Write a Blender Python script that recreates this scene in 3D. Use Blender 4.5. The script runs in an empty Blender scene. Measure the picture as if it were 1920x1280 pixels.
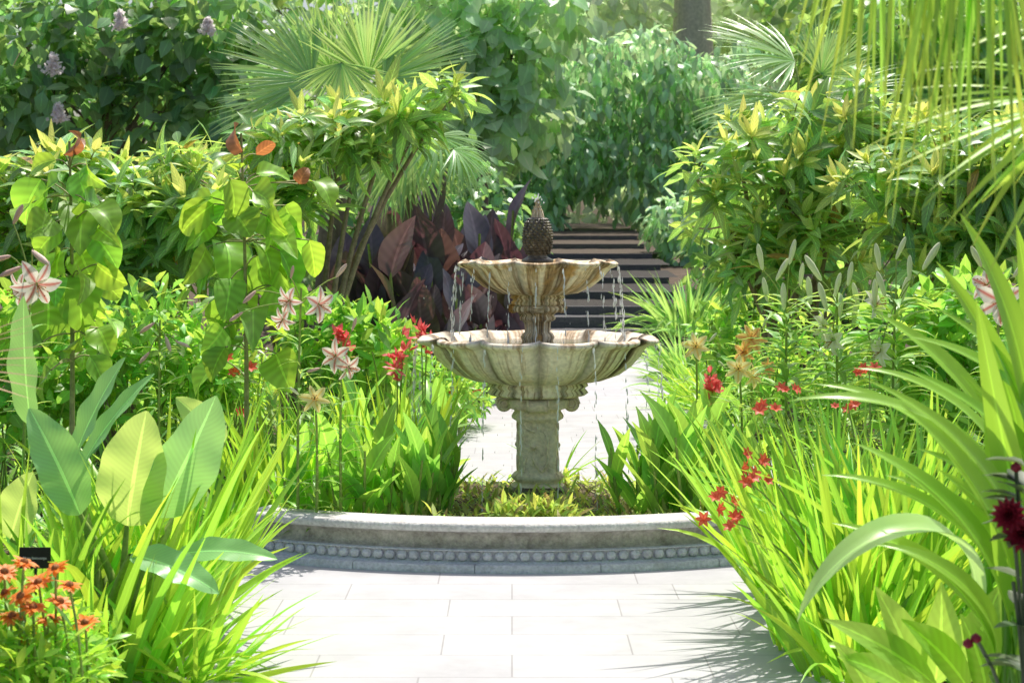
import bpy, math, numpy as np
from mathutils import Vector
C=bpy.context.scene.collection
F=3400.;H=1.6;HY=430.;PI=math.pi
def at(px,py,d): return np.array([(px-960)*d/F,d,H-(py-HY)*d/F])
def gx(px,d): return (px-960)*d/F
def nrm(v):
    v=np.asarray(v,float); return v/np.maximum(np.linalg.norm(v,axis=-1,keepdims=True),1e-9)
ZV=np.array([0,0,1.])
ORG={}
# ------------------------------------------------------------------ mesh accumulation
class MB:
    def __init__(s): s.V=[];s.Q=[];s.U=[];s.n=0
    def add(s,V,Q,U):
        s.V.append(np.asarray(V,float).reshape(-1,3));s.Q.append(np.asarray(Q,int).reshape(-1,4)+s.n);s.U.append(np.asarray(U,float).reshape(-1,2));s.n+=len(s.V[-1])
    def build(s,name,mat,parent=None,label=None,smooth=True):
        if not s.V: return None
        org=ORG.get(parent.name,np.zeros(3)) if parent else np.zeros(3)
        V=np.concatenate(s.V)-org;Q=np.concatenate(s.Q);U=np.concatenate(s.U)
        me=bpy.data.meshes.new(name)
        me.vertices.add(len(V));me.vertices.foreach_set('co',V.astype(np.float32).ravel())
        me.loops.add(Q.size);me.loops.foreach_set('vertex_index',Q.astype(np.int32).ravel())
        me.polygons.add(len(Q));me.polygons.foreach_set('loop_start',np.arange(len(Q),dtype=np.int32)*4)
        me.update(calc_edges=True)
        uv=me.uv_layers.new(name='UVMap');uv.data.foreach_set('uv',U[Q.ravel()].astype(np.float32).ravel())
        if smooth: me.polygons.foreach_set('use_smooth',np.ones(len(Q),dtype=bool))
        me.materials.append(mat)
        o=bpy.data.objects.new(name,me);C.objects.link(o)
        if parent: o.parent=parent
        ORG[o.name]=org
        if label:o['label']=label
        return o
def tag(o,label=None,cat=None,group=None,kind=None):
    if label:o['label']=label
    if cat:o['category']=cat
    if group:o['group']=group
    if kind:o['kind']=kind
    return o
def thing(name,label,cat,loc,group=None):
    o=bpy.data.objects.new(name,None);C.objects.link(o);o.location=[float(v) for v in loc];o.empty_display_size=.1
    ORG[o.name]=np.array(loc,float);return tag(o,label,cat,group)
def grid_q(a,b):
    i=np.arange(a-1)[:,None]*b+np.arange(b-1)[None]
    return np.stack([i,i+1,i+b+1,i+b],-1).reshape(-1,4)
# leaf profiles
def p_lance(t): return np.maximum(np.sin(PI*t**.85),.03)
def p_strap(t): return np.maximum((.5+.5*np.minimum(t/.35,1))*(1-t**2.6)**.9,.02)
def p_sword(t): return np.maximum((.6+.4*np.minimum(t/.3,1))*(1-t**2.2),.02)
def p_paddle(t): return np.maximum(np.sin(PI*np.clip(t,0,1)**.8)**.62,.04)
def p_ovate(t): return np.maximum(np.sin(PI*np.clip(t,0,1)**.62)**.75,.03)
def p_palm(t): return np.maximum(np.minimum(1,.12+t/.5)*(1-np.clip((t-.45)/.55,0,1)**1.2),.03)
def p_petal(t): return np.maximum(np.sin(PI*t**.9)**.8,.05)
def p_canna(t): return np.maximum(np.sin(PI*np.clip(t,0,1)**.8)**.85*(1-.25*t),.06)
def leaves(mb,P,D,N,L,W,prof,bend,fold=.2,seg=4,cols=2,roll=0,wave=0,rng=None,wk=9):
    P=np.atleast_2d(np.asarray(P,float));n=len(P)
    D=nrm(np.broadcast_to(D,(n,3)));N=np.broadcast_to(N,(n,3))
    S=np.cross(D,N);bad=np.linalg.norm(S,axis=1)<1e-4
    if bad.any(): S=S.copy();S[bad]=np.cross(D[bad],np.array([.3,.8,.1]))
    S=nrm(S);N=np.cross(S,D)
    L=np.broadcast_to(L,(n,)).astype(float);W=np.broadcast_to(W,(n,)).astype(float);b=np.broadcast_to(bend,(n,)).astype(float).copy()
    b[np.abs(b)<1e-3]=1e-3
    t=np.linspace(0,1,seg+1);w=prof(t);th=b[:,None]*t
    al=np.sin(th)/b[:,None];dn=(1-np.cos(th))/b[:,None]
    Cn=P[:,None]+L[:,None,None]*(al[...,None]*D[:,None]-dn[...,None]*N[:,None])
    Nl=np.sin(th)[...,None]*D[:,None]+np.cos(th)[...,None]*N[:,None]
    r=np.broadcast_to(roll,(n,)).astype(float)
    S2=S[:,None]*np.cos(r)[:,None,None]+Nl*np.sin(r)[:,None,None]
    N2=Nl*np.cos(r)[:,None,None]-S[:,None]*np.sin(r)[:,None,None]
    u=np.linspace(-1,1,cols+1)
    hw=(W/2)[:,None]*w[None]
    lift=fold*np.abs(u)[None,None]*hw[...,None]
    if wave:
        ph=(rng.random(n)*6.28)[:,None,None]
        lift=lift+wave*hw[...,None]*np.sin(wk*t[None,:,None]+ph+u[None,None]*1.7)*np.abs(u)[None,None]
    V=Cn[:,:,None]+hw[:,:,None,None]*u[None,None,:,None]*S2[:,:,None]+lift[...,None]*N2[:,:,None]
    k=(seg+1)*(cols+1)
    Q=grid_q(seg+1,cols+1)[None]+np.arange(n)[:,None,None]*k
    U=np.stack(np.broadcast_arrays((u[None,None]+1)/2*np.ones((n,seg+1,1)),t[None,:,None]*np.ones((n,1,cols+1))),-1)
    mb.add(V,Q,U)
def frame(A):
    A=nrm(A);R=np.array([1.,0,0]) if abs(A[2])>.8 else ZV
    X=nrm(np.cross(R,A));return A,X,np.cross(A,X)
def blades(mb,P,az,tilt,L,W,bend,prof,axis=ZV,**k):
    A,X,Y=frame(axis)
    if abs(A[2])>.999: X=np.array([1.,0,0]);Y=np.array([0,1.,0])
    az=np.asarray(az,float);tilt=np.broadcast_to(tilt,az.shape)
    o=np.cos(az)[:,None]*X+np.sin(az)[:,None]*Y
    D=o*np.sin(tilt)[:,None]+A*np.cos(tilt)[:,None];N=-o*np.cos(tilt)[:,None]+A*np.sin(tilt)[:,None]
    leaves(mb,np.broadcast_to(P,(len(az),3)),D,N,L,W,prof,bend,**k)
def leaf_ab(mb,A,B,W,face,bend,prof,**k):
    A=np.array(A,float);B=np.array(B,float);c=B-A;l=np.linalg.norm(c);c=c/l
    N=np.array(face,float);N=nrm(N-c*N.dot(c));h=bend/2 if abs(bend)>1e-3 else 1e-3
    leaves(mb,A[None],(c*math.cos(h)+N*math.sin(h))[None],N[None],l*h/math.sin(h),W,prof,bend,**k)
def tube(mb,pts,rad,sides=6):
    P=np.asarray(pts,float);n=len(P);R=np.broadcast_to(rad,(n,)).astype(float)
    T=nrm(np.gradient(P,axis=0));ref=np.array([.31,.2,.93]) if abs(T[0][2])<.8 else np.array([.9,.35,.1])
    X=nrm(np.cross(T,ref));Y=np.cross(T,X);a=np.linspace(0,2*PI,sides+1)
    V=P[:,None]+R[:,None,None]*(np.cos(a)[None,:,None]*X[:,None]+np.sin(a)[None,:,None]*Y[:,None])
    U=np.stack(np.broadcast_arrays((a/(2*PI))[None],np.linspace(0,1,n)[:,None]),-1)
    mb.add(V,grid_q(n,sides+1),U)
def bez(A,M,B,n=7):
    t=np.linspace(0,1,n)[:,None];return (1-t)**2*np.array(A)+2*t*(1-t)*np.array(M)+t*t*np.array(B)
def lathe(mb,prof,c,nseg=96,a0=0,a1=2*PI,fr=None):
    th=np.linspace(a0,a1,nseg+1);r=np.array([p[0] for p in prof])[:,None]*np.ones_like(th)[None];z=np.array([p[1] for p in prof])[:,None]*np.ones_like(th)[None]
    w=np.array([p[2] if len(p)>2 else 0 for p in prof])[:,None]
    if fr: r,z=fr(r,z,w,th[None])
    V=np.stack([c[0]+r*np.cos(th),c[1]+r*np.sin(th),z],-1)
    U=np.stack(np.broadcast_arrays((th/(2*PI))[None],np.linspace(0,1,len(prof))[:,None]),-1)
    mb.add(V,grid_q(len(prof),nseg+1),U)
def box(mb,lo,hi):
    x0,y0,z0=lo;x1,y1,z1=hi
    V=np.array([[x0,y0,z0],[x1,y0,z0],[x1,y1,z0],[x0,y1,z0],[x0,y0,z1],[x1,y0,z1],[x1,y1,z1],[x0,y1,z1]],float)
    f=[[0,1,5,4],[1,2,6,5],[2,3,7,6],[3,0,4,7],[4,5,6,7],[3,2,1,0]]
    VV=np.concatenate([V[q] for q in f]);mb.add(VV,np.arange(24).reshape(6,4),np.tile([[0,0],[1,0],[1,1],[0,1]],(6,1)))
# ------------------------------------------------------------------ materials
def newmat(name):
    m=bpy.data.materials.new(name);m.use_nodes=True;nt=m.node_tree;nt.nodes.clear();return m,nt
def nd(nt,t,**k):
    n=nt.nodes.new(t)
    for a,b in k.items(): setattr(n,a,b)
    return n
def mth(nt,op,a,b=None,c=None):
    n=nd(nt,'ShaderNodeMath',operation=op)
    for i,v in enumerate((a,b,c)):
        if v is None: continue
        if isinstance(v,(int,float)): n.inputs[i].default_value=v
        else: nt.links.new(v,n.inputs[i])
    return n.outputs[0]
def mixc(nt,f,a,b):
    n=nd(nt,'ShaderNodeMix',data_type='RGBA')
    for i,v in ((0,f),(6,a),(7,b)):
        if isinstance(v,(int,float)): n.inputs[i].default_value=v
        elif isinstance(v,tuple): n.inputs[i].default_value=(*v,1)
        else: nt.links.new(v,n.inputs[i])
    return n.outputs[2]
GC,GT=2.1,1.45
def leafmat(name,col,tr,mix=.45,rough=.42,var=.25,hue=.025,rib=.5,ribw=.045,veins=0,vamp=.12,tip=None,spec=.45,alt=None,altf=.2,g=1.):
    m,nt=newmat(name);l=nt.links
    gain=lambda c,k: tuple(min(.92,v*(1+(k-1)*g)) for v in c) if c else None
    col=gain(col,GC);tr=gain(tr,GT);alt=gain(alt,GT);tip=gain(tip,GT)
    gg=nd(nt,'ShaderNodeNewGeometry');rnd=gg.outputs['Random Per Island']
    uv=nd(nt,'ShaderNodeUVMap');sx=nd(nt,'ShaderNodeSeparateXYZ');l.new(uv.outputs[0],sx.inputs[0])
    du=mth(nt,'ABSOLUTE',mth(nt,'SUBTRACT',sx.outputs[0],.5))
    val=mth(nt,'MULTIPLY_ADD',rnd,2*var,1-var)
    mask=mth(nt,'LESS_THAN',du,ribw)
    val=mth(nt,'MULTIPLY',val,mth(nt,'MULTIPLY_ADD',mask,rib,1.))
    if veins:
        a=mth(nt,'MULTIPLY_ADD',sx.outputs[1],veins,mth(nt,'MULTIPLY',du,-veins*.35))
        val=mth(nt,'MULTIPLY',val,mth(nt,'MULTIPLY_ADD',mth(nt,'SINE',a),vamp,1.))
    r2=mth(nt,'FRACT',mth(nt,'MULTIPLY',rnd,17.37))
    hv=mth(nt,'MULTIPLY_ADD',r2,2*hue,.5-hue)
    def ch(c):
        c0=c
        if alt is not None: c0=mixc(nt,mth(nt,'LESS_THAN',mth(nt,'FRACT',mth(nt,'MULTIPLY',rnd,53.1)),altf),c0,alt)
        if tip is not None: c0=mixc(nt,mth(nt,'POWER',sx.outputs[1],2.5),c0,tip)
        h=nd(nt,'ShaderNodeHueSaturation')
        if isinstance(c0,tuple): h.inputs['Color'].default_value=(*c0,1)
        else: l.new(c0,h.inputs['Color'])
        l.new(hv,h.inputs['Hue']);l.new(val,h.inputs['Value']);return h.outputs[0]
    p=nd(nt,'ShaderNodeBsdfPrincipled');p.inputs['Roughness'].default_value=rough;p.inputs['Specular IOR Level'].default_value=spec
    l.new(ch(col),p.inputs['Base Color'])
    t=nd(nt,'ShaderNodeBsdfTranslucent');l.new(ch(tr),t.inputs[0])
    mx=nd(nt,'ShaderNodeMixShader');mx.inputs[0].default_value=mix
    l.new(p.outputs[0],mx.inputs[1]);l.new(t.outputs[0],mx.inputs[2])
    o=nd(nt,'ShaderNodeOutputMaterial');l.new(mx.outputs[0],o.inputs[0]);return m
def petalmat(name,edge,mid,w=.22,throat=None,mix=.4,rough=.5):
    m,nt=newmat(name);l=nt.links
    uv=nd(nt,'ShaderNodeUVMap');sx=nd(nt,'ShaderNodeSeparateXYZ');l.new(uv.outputs[0],sx.inputs[0])
    du=mth(nt,'ABSOLUTE',mth(nt,'SUBTRACT',sx.outputs[0],.5))
    f=mth(nt,'MINIMUM',mth(nt,'DIVIDE',du,w),1.);c=mixc(nt,f,mid,edge)
    if throat: c=mixc(nt,mth(nt,'GREATER_THAN',sx.outputs[1],.62),c,throat)
    p=nd(nt,'ShaderNodeBsdfPrincipled');p.inputs['Roughness'].default_value=rough;l.new(c,p.inputs['Base Color'])
    t=nd(nt,'ShaderNodeBsdfTranslucent');l.new(c,t.inputs[0])
    mx=nd(nt,'ShaderNodeMixShader');mx.inputs[0].default_value=mix
    l.new(p.outputs[0],mx.inputs[1]);l.new(t.outputs[0],mx.inputs[2])
    o=nd(nt,'ShaderNodeOutputMaterial');l.new(mx.outputs[0],o.inputs[0]);return m
def noise_mat(name,stops,scale=6,rough=.8,bump=.3,bscale=60,mscale=(1,1,1),use_uv=False,detail=8,spec=.3,second=None,crease=None):
    m,nt=newmat(name);l=nt.links
    tc=nd(nt,'ShaderNodeTexCoord');mp=nd(nt,'ShaderNodeMapping');mp.inputs['Scale'].default_value=mscale
    l.new(tc.outputs['UV' if use_uv else 'Object'],mp.inputs[0])
    n=nd(nt,'ShaderNodeTexNoise');n.inputs['Scale'].default_value=scale;n.inputs['Detail'].default_value=detail;n.inputs['Roughness'].default_value=.65
    l.new(mp.outputs[0],n.inputs['Vector'])
    r=nd(nt,'ShaderNodeValToRGB');e=r.color_ramp.elements
    while len(e)<len(stops): e.new(.5)
    for i,(p,c) in enumerate(stops): e[i].position=p;e[i].color=(*c,1)
    l.new(n.outputs['Fac'],r.inputs[0]);col=r.outputs[0]
    n2=nd(nt,'ShaderNodeTexNoise');n2.inputs['Scale'].default_value=bscale;n2.inputs['Detail'].default_value=5
    l.new(tc.outputs['Object'],n2.inputs['Vector'])
    if second:
        lo,hi,c2,sc=second
        n3=nd(nt,'ShaderNodeTexNoise');n3.inputs['Scale'].default_value=sc;n3.inputs['Detail'].default_value=6;l.new(tc.outputs['Object'],n3.inputs['Vector'])
        mr=nd(nt,'ShaderNodeMapRange');mr.inputs[1].default_value=lo;mr.inputs[2].default_value=hi;l.new(n3.outputs['Fac'],mr.inputs[0])
        col=mixc(nt,mr.outputs[0],col,c2)
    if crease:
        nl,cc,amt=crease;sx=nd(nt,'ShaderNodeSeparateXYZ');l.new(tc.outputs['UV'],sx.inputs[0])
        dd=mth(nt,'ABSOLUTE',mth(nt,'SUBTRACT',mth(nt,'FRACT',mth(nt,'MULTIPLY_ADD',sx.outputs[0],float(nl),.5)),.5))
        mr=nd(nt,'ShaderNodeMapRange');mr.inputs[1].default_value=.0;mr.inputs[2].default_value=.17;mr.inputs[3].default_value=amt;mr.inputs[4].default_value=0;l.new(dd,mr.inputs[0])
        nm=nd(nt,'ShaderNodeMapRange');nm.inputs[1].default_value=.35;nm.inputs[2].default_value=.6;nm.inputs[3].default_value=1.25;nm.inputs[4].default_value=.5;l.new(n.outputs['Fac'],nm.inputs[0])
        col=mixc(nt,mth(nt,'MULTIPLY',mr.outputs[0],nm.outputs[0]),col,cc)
    mr2=nd(nt,'ShaderNodeMapRange');mr2.inputs[1].default_value=.3;mr2.inputs[2].default_value=.7;mr2.inputs[3].default_value=.8;mr2.inputs[4].default_value=1.15;l.new(n2.outputs['Fac'],mr2.inputs[0])
    h=nd(nt,'ShaderNodeHueSaturation');l.new(col,h.inputs['Color']);l.new(mr2.outputs[0],h.inputs['Value'])
    p=nd(nt,'ShaderNodeBsdfPrincipled');p.inputs['Roughness'].default_value=rough;p.inputs['Specular IOR Level'].default_value=spec
    l.new(h.outputs[0],p.inputs['Base Color'])
    if bump:
        b=nd(nt,'ShaderNodeBump');b.inputs['Strength'].default_value=bump;b.inputs['Distance'].default_value=.01;l.new(n2.outputs['Fac'],b.inputs['Height']);l.new(b.outputs[0],p.inputs['Normal'])
    o=nd(nt,'ShaderNodeOutputMaterial');l.new(p.outputs[0],o.inputs[0]);return m
def paving_mat():
    m,nt=newmat('paving');l=nt.links
    tc=nd(nt,'ShaderNodeTexCoord');b=nd(nt,'ShaderNodeTexBrick')
    l.new(tc.outputs['Object'],b.inputs['Vector']);b.offset=.37;b.offset_frequency=2;b.squash=1.25;b.squash_frequency=3
    b.inputs['Color1'].default_value=(.52,.515,.53,1);b.inputs['Color2'].default_value=(.48,.475,.495,1);b.inputs['Mortar'].default_value=(.36,.35,.355,1)
    b.inputs['Scale'].default_value=1;b.inputs['Mortar Size'].default_value=.0034;b.inputs['Brick Width'].default_value=.72;b.inputs['Row Height'].default_value=.34;b.inputs['Bias'].default_value=-.1
    n=nd(nt,'ShaderNodeTexNoise');n.inputs['Scale'].default_value=3.;n.inputs['Detail'].default_value=9;n.inputs['Roughness'].default_value=.7;l.new(tc.outputs['Object'],n.inputs['Vector'])
    mr=nd(nt,'ShaderNodeMapRange');mr.inputs[1].default_value=.3;mr.inputs[2].default_value=.7;mr.inputs[3].default_value=.86;mr.inputs[4].default_value=1.07;l.new(n.outputs['Fac'],mr.inputs[0])
    h=nd(nt,'ShaderNodeHueSaturation');l.new(b.outputs['Color'],h.inputs['Color']);l.new(mr.outputs[0],h.inputs['Value'])
    p=nd(nt,'ShaderNodeBsdfPrincipled');p.inputs['Roughness'].default_value=.9;p.inputs['Specular IOR Level'].default_value=.1;l.new(h.outputs[0],p.inputs['Base Color'])
    o=nd(nt,'ShaderNodeOutputMaterial');l.new(p.outputs[0],o.inputs[0]);return m
M={}
M['grass_lime']=leafmat('grass_lime',(.135,.275,.03),(.43,.68,.05),.48,.34,.32,.025,rib=.15)
M['grass_mid']=leafmat('grass_mid',(.11,.245,.035),(.36,.60,.055),.46,.34,.32,.025,rib=.15)
M['canna_green']=leafmat('canna_green',(.11,.24,.045),(.38,.62,.08),.46,.34,.28,.02,rib=.5,veins=60,vamp=.04)
M['canna_purple']=leafmat('canna_purple',(.048,.042,.054),(.13,.05,.045),.22,.28,.45,.03,rib=.6,veins=50,vamp=.1,alt=(.10,.085,.035),altf=.2,spec=.7)
M['banana']=leafmat('banana',(.16,.30,.09),(.50,.70,.15),.5,.38,.12,.015,rib=.5,ribw=.03,veins=150,vamp=.03)
M['banana_cool']=leafmat('banana_cool',(.14,.29,.12),(.28,.52,.12),.4,.33,.1,.01,rib=.6,ribw=.03,veins=150,vamp=.035)
M['broad']=leafmat('broad',(.09,.21,.03),(.34,.60,.05),.42,.30,.25,.015,rib=.35,ribw=.04,veins=0)
M['pale_arch']=leafmat('pale_arch',(.20,.33,.12),(.40,.60,.15),.4,.35,.1,.01,rib=.3)
M['loquat']=leafmat('loquat',(.115,.21,.08),(.45,.62,.11),.43,.33,.42,.025,rib=.7,veins=55,vamp=.12,spec=.6,alt=(.40,.26,.06),altf=.008)
M['loquat_new']=leafmat('loquat_new',(.31,.37,.12),(.64,.70,.15),.48,.42,.25,.02,rib=.3,veins=55,vamp=.1)
M['sapling']=leafmat('sapling',(.115,.24,.04),(.38,.62,.05),.46,.38,.28,.025,rib=.5,ribw=.03,veins=38,vamp=.1)
M['sapling_red']=leafmat('sapling_red',(.15,.085,.03),(.44,.23,.05),.45,.4,.2,.04,rib=.4,veins=38)
M['tree_dark']=leafmat('tree_dark',(.085,.165,.075),(.30,.49,.12),.42,.34,.5,.03,rib=.3,spec=.8)
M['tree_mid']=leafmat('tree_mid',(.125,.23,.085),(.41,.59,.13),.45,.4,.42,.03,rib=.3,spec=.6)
M['tree_pale_haze']=leafmat('tree_pale_haze',(.23,.34,.20),(.50,.65,.30),.45,.42,.28,.02,rib=.3,spec=.7)  # distance haze mixed into the leaf colour, paler than nearer foliage
M['tree_haze_tint']=leafmat('tree_haze_tint',(.36,.43,.31),(.60,.66,.44),.46,.42,.2,.02,rib=.2,spec=.7)  # palest leaves: sunlit haze at top centre is put into their colour
M['hedge']=leafmat('hedge',(.20,.32,.19),(.45,.61,.29),.44,.38,.5,.03,rib=.2,spec=.75)  # leaf colour lightened to carry background haze; there is no mist volume
M['palm']=leafmat('palm',(.15,.27,.12),(.46,.62,.17),.44,.30,.2,.015,rib=.25,spec=.7)
M['palm_near']=leafmat('palm_near',(.15,.29,.05),(.40,.65,.08),.48,.4,.3,.025,rib=.2,tip=(.38,.50,.07))
M['palm_dry']=leafmat('palm_dry',(.40,.28,.14),(.5,.35,.15),.3,.6,.3,.02,rib=.2,g=0)
M['perennial']=leafmat('perennial',(.11,.235,.045),(.40,.61,.08),.45,.40,.42,.03,rib=.3)
M['fern']=leafmat('fern',(.13,.26,.07),(.38,.58,.13),.45,.45,.35,.02,rib=.2)
M['cover']=leafmat('cover',(.19,.25,.06),(.50,.60,.11),.45,.5,.4,.04,rib=.2,alt=(.28,.22,.08),altf=.15)
M['lilyleaf']=leafmat('lilyleaf',(.13,.235,.065),(.43,.60,.11),.46,.38,.3,.02,rib=.3)
M['dahlia_leaf']=leafmat('dahlia_leaf',(.045,.07,.035),(.12,.18,.05),.3,.4,.3,.03)
M['stem']=noise_mat('green_stem',[(.3,(.2,.3,.06)),(.7,(.36,.46,.11))],20,.6,0)
M['stem_sap']=noise_mat('sapling_stem',[(.3,(.22,.24,.09)),(.7,(.40,.38,.18))],16,.7,.2)
M['stem_brown']=noise_mat('brown_stem',[(.3,(.20,.155,.10)),(.7,(.40,.31,.21))],18,.85,.3)
M['bark']=noise_mat('bark',[(.3,(.13,.10,.08)),(.7,(.30,.24,.18))],5,.9,.6,25,(1,1,.25))
M['bark_haze_tint']=noise_mat('bark_haze_tint',[(.3,(.50,.44,.37)),(.7,(.64,.57,.49))],3,.9,.4,12,(1,1,.2))  # bark of the far trunk, lightened so its colour carries the haze
M['lily_pink']=petalmat('lily_pink',(.92,.84,.74),(.66,.14,.11),.22)
M['lily_white']=petalmat('lily_white',(.88,.86,.74),(.78,.78,.5),.3)
M['lily_yellow']=petalmat('lily_yellow',(.92,.82,.38),(.90,.60,.15),.2)
M['lily_orange']=petalmat('lily_orange',(.92,.68,.20),(.85,.32,.08),.25)
M['bud']=petalmat('lily_bud',(.88,.90,.62),(.74,.82,.44),.4,mix=.12,rough=.35)
M['bud_pink']=petalmat('pink_bud',(.78,.60,.48),(.66,.42,.34),.4,mix=.15)
M['red']=petalmat('red_petal',(.84,.08,.05),(.88,.22,.1),.4)
M['canna_red']=petalmat('canna_red_petal',(.87,.11,.13),(.90,.30,.26),.4)
M['orange']=petalmat('orange_petal',(.92,.28,.025),(.92,.40,.06),.4,mix=.4)
M['cone']=noise_mat('flower_cone',[(.35,(.16,.05,.015)),(.65,(.5,.2,.05))],60,.7,.5,90)
M['dahlia']=petalmat('dahlia_petal',(.22,.01,.025),(.30,.02,.035),.4,mix=.3)
M['lilac']=petalmat('lilac_petal',(.96,.91,.90),(.92,.86,.86),.4,mix=.5)
M['stamen']=noise_mat('stamen',[(.4,(.30,.10,.02)),(.6,(.45,.20,.05))],40,.7,0)
M['soil']=noise_mat('soil',[(.3,(.06,.043,.03)),(.7,(.15,.11,.08))],9,.95,.8,40)
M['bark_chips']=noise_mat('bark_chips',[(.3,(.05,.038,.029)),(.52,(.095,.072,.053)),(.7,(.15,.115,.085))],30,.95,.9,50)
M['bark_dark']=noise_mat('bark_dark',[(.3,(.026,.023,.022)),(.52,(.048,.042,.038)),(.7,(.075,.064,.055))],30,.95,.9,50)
M['timber']=noise_mat('timber',[(.3,(.085,.082,.088)),(.7,(.15,.145,.15))],6,.85,.5,40,(1,8,8))
M['paving']=paving_mat()
ST=[(.35,(.18,.12,.08)),(.43,(.56,.42,.28)),(.50,(.93,.82,.67)),(.75,(.95,.89,.77))]
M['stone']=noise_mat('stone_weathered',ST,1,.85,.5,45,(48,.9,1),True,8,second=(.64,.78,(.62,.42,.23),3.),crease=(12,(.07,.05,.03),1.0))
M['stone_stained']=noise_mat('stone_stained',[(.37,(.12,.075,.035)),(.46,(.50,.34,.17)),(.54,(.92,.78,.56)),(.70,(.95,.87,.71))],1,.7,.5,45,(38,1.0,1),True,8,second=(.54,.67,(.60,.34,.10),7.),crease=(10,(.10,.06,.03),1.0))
M['stone_ped']=noise_mat('stone_pedestal',[(.32,(.40,.29,.19)),(.44,(.86,.72,.57)),(.7,(.95,.84,.70))],9,.85,.6,50,second=(.58,.74,(.48,.35,.22),5.))
M['stone_wet']=noise_mat('stone_wet',[(.35,(.045,.037,.027)),(.55,(.13,.105,.065)),(.7,(.31,.26,.17))],22,.35,.6,60,spec=.6)
M['stone_gold']=noise_mat('stone_gold',[(.40,(.055,.05,.036)),(.54,(.15,.13,.08)),(.72,(.44,.39,.27))],26,.35,.4,60,spec=.6)
M['kerb']=noise_mat('kerb_stone',[(.3,(.48,.49,.53)),(.5,(.64,.645,.69)),(.7,(.75,.75,.78))],7,.9,.7,70,second=(.58,.76,(.42,.39,.36),4.))
M['kerb_top']=noise_mat('kerb_top_stone',[(.3,(.52,.50,.48)),(.5,(.68,.66,.64)),(.7,(.78,.76,.74))],6,.9,.7,70,second=(.56,.74,(.42,.37,.32),4.))
M['kerb_rough']=noise_mat('kerb_rough_stone',[(.3,(.26,.235,.21)),(.5,(.46,.43,.39)),(.7,(.60,.56,.52))],14,.95,1.,60)
def water_mat(name,rough,tr,col):
    m,nt=newmat(name);p=nd(nt,'ShaderNodeBsdfPrincipled');p.inputs['Base Color'].default_value=(*col,1);p.inputs['Roughness'].default_value=rough;p.inputs['IOR'].default_value=1.33;p.inputs['Transmission Weight'].default_value=tr
    n=nd(nt,'ShaderNodeTexNoise');n.inputs['Scale'].default_value=30;b=nd(nt,'ShaderNodeBump');b.inputs['Strength'].default_value=.3;b.inputs['Distance'].default_value=.01
    nt.links.new(n.outputs['Fac'],b.inputs['Height']);nt.links.new(b.outputs[0],p.inputs['Normal'])
    o=nd(nt,'ShaderNodeOutputMaterial');nt.links.new(p.outputs[0],o.inputs[0]);return m
M['water']=water_mat('water',.05,.0,(.10,.09,.06));M['drops']=petalmat('water_drops',(.96,.97,.98),(.96,.97,.98),.3,mix=.5,rough=.12)
def plain(name,c,r):
    return noise_mat(name,[(.3,tuple(v*.85 for v in c)),(.7,tuple(min(1,v*1.1) for v in c))],12,r,.1)
M['sign_black']=plain('sign_black',(.02,.02,.022),.4);M['sign_white']=plain('sign_lettering',(.8,.8,.78),.5)
# ------------------------------------------------------------------ setting
TY=[0,22.9,24.4,25.6,27.6,29.8,32.2,34.8,37.6,46,60];TZ=[0,0,.42,.55,.70,.85,1.0,1.15,1.3,1.55,1.6]
def zt(y): return np.interp(y,TY,TZ)-.03*(np.asarray(y)>24)
mb=MB();ys=np.concatenate([np.linspace(-60,0,8),np.linspace(2,60,80),np.linspace(70,400,10)]);xs=np.concatenate([np.linspace(-300,-15,8),np.linspace(-12,12,40),np.linspace(15,300,8)])
X,Y=np.meshgrid(xs,ys);rg=np.random.default_rng(1);Zg=zt(Y)-.04+np.where((Y>2)&(Y<60),(rg.random(X.shape)-.8)*.02,0)
mb.add(np.stack([X,Y,Zg],-1),grid_q(len(ys),len(xs)),np.stack([X,Y],-1));tag(mb.build('ground',M['soil']),kind='structure')
def poly(name,pts,z,mat):
    me=bpy.data.meshes.new(name);me.from_pydata([(x,y,z) for x,y in pts],[],[list(range(len(pts)))]);me.materials.append(mat)
    o=bpy.data.objects.new(name,me);C.objects.link(o);return tag(o,kind='structure')
poly('path',[(-1.3,1),(1.25,1),(1.5,8.9),(1.75,11),(2.2,22.9),(-1.0,22.9),(-.64,10.6),(-1.45,9)],.006,M['paving'])
steps=[(22.9,0,.15),(23.35,.15,.30),(23.8,.30,.45),(24.25,.45,.57),(25.6,.61,.72),(27.6,.77,.87),(29.8,.92,1.02),(32.2,1.07,1.17),(34.8,1.22,1.32),(37.6,1.37,1.47)]
ordn=['lowest','second lowest','third lowest','fourth lowest','fifth from the bottom','sixth from the bottom','seventh from the bottom','third highest','second highest','topmost']
for i,(y,z0,z1) in enumerate(steps):
    yn,zn=(steps[i+1][0],steps[i+1][1]) if i<9 else (47,1.75)
    mb=MB();box(mb,(-1.2-.04*i,y,z0-.05),(2.14+.05*i,y+.14,z1))
    o=mb.build('timber_riser',M['timber'],smooth=False);tag(o,'%s dark timber riser of the garden steps behind the fountain'%ordn[i],'step','timber risers of the garden steps')
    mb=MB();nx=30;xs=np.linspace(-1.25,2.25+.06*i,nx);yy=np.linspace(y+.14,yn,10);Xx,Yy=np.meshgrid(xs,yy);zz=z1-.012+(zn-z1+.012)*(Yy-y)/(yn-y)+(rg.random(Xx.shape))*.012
    mb.add(np.stack([Xx,Yy,zz],-1),grid_q(10,nx),np.stack([Xx,Yy],-1));tag(mb.build('step_tread',M['timber'] if i<3 else (M['bark_dark'] if i<7 else M['bark_chips'])),kind='structure')
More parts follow.
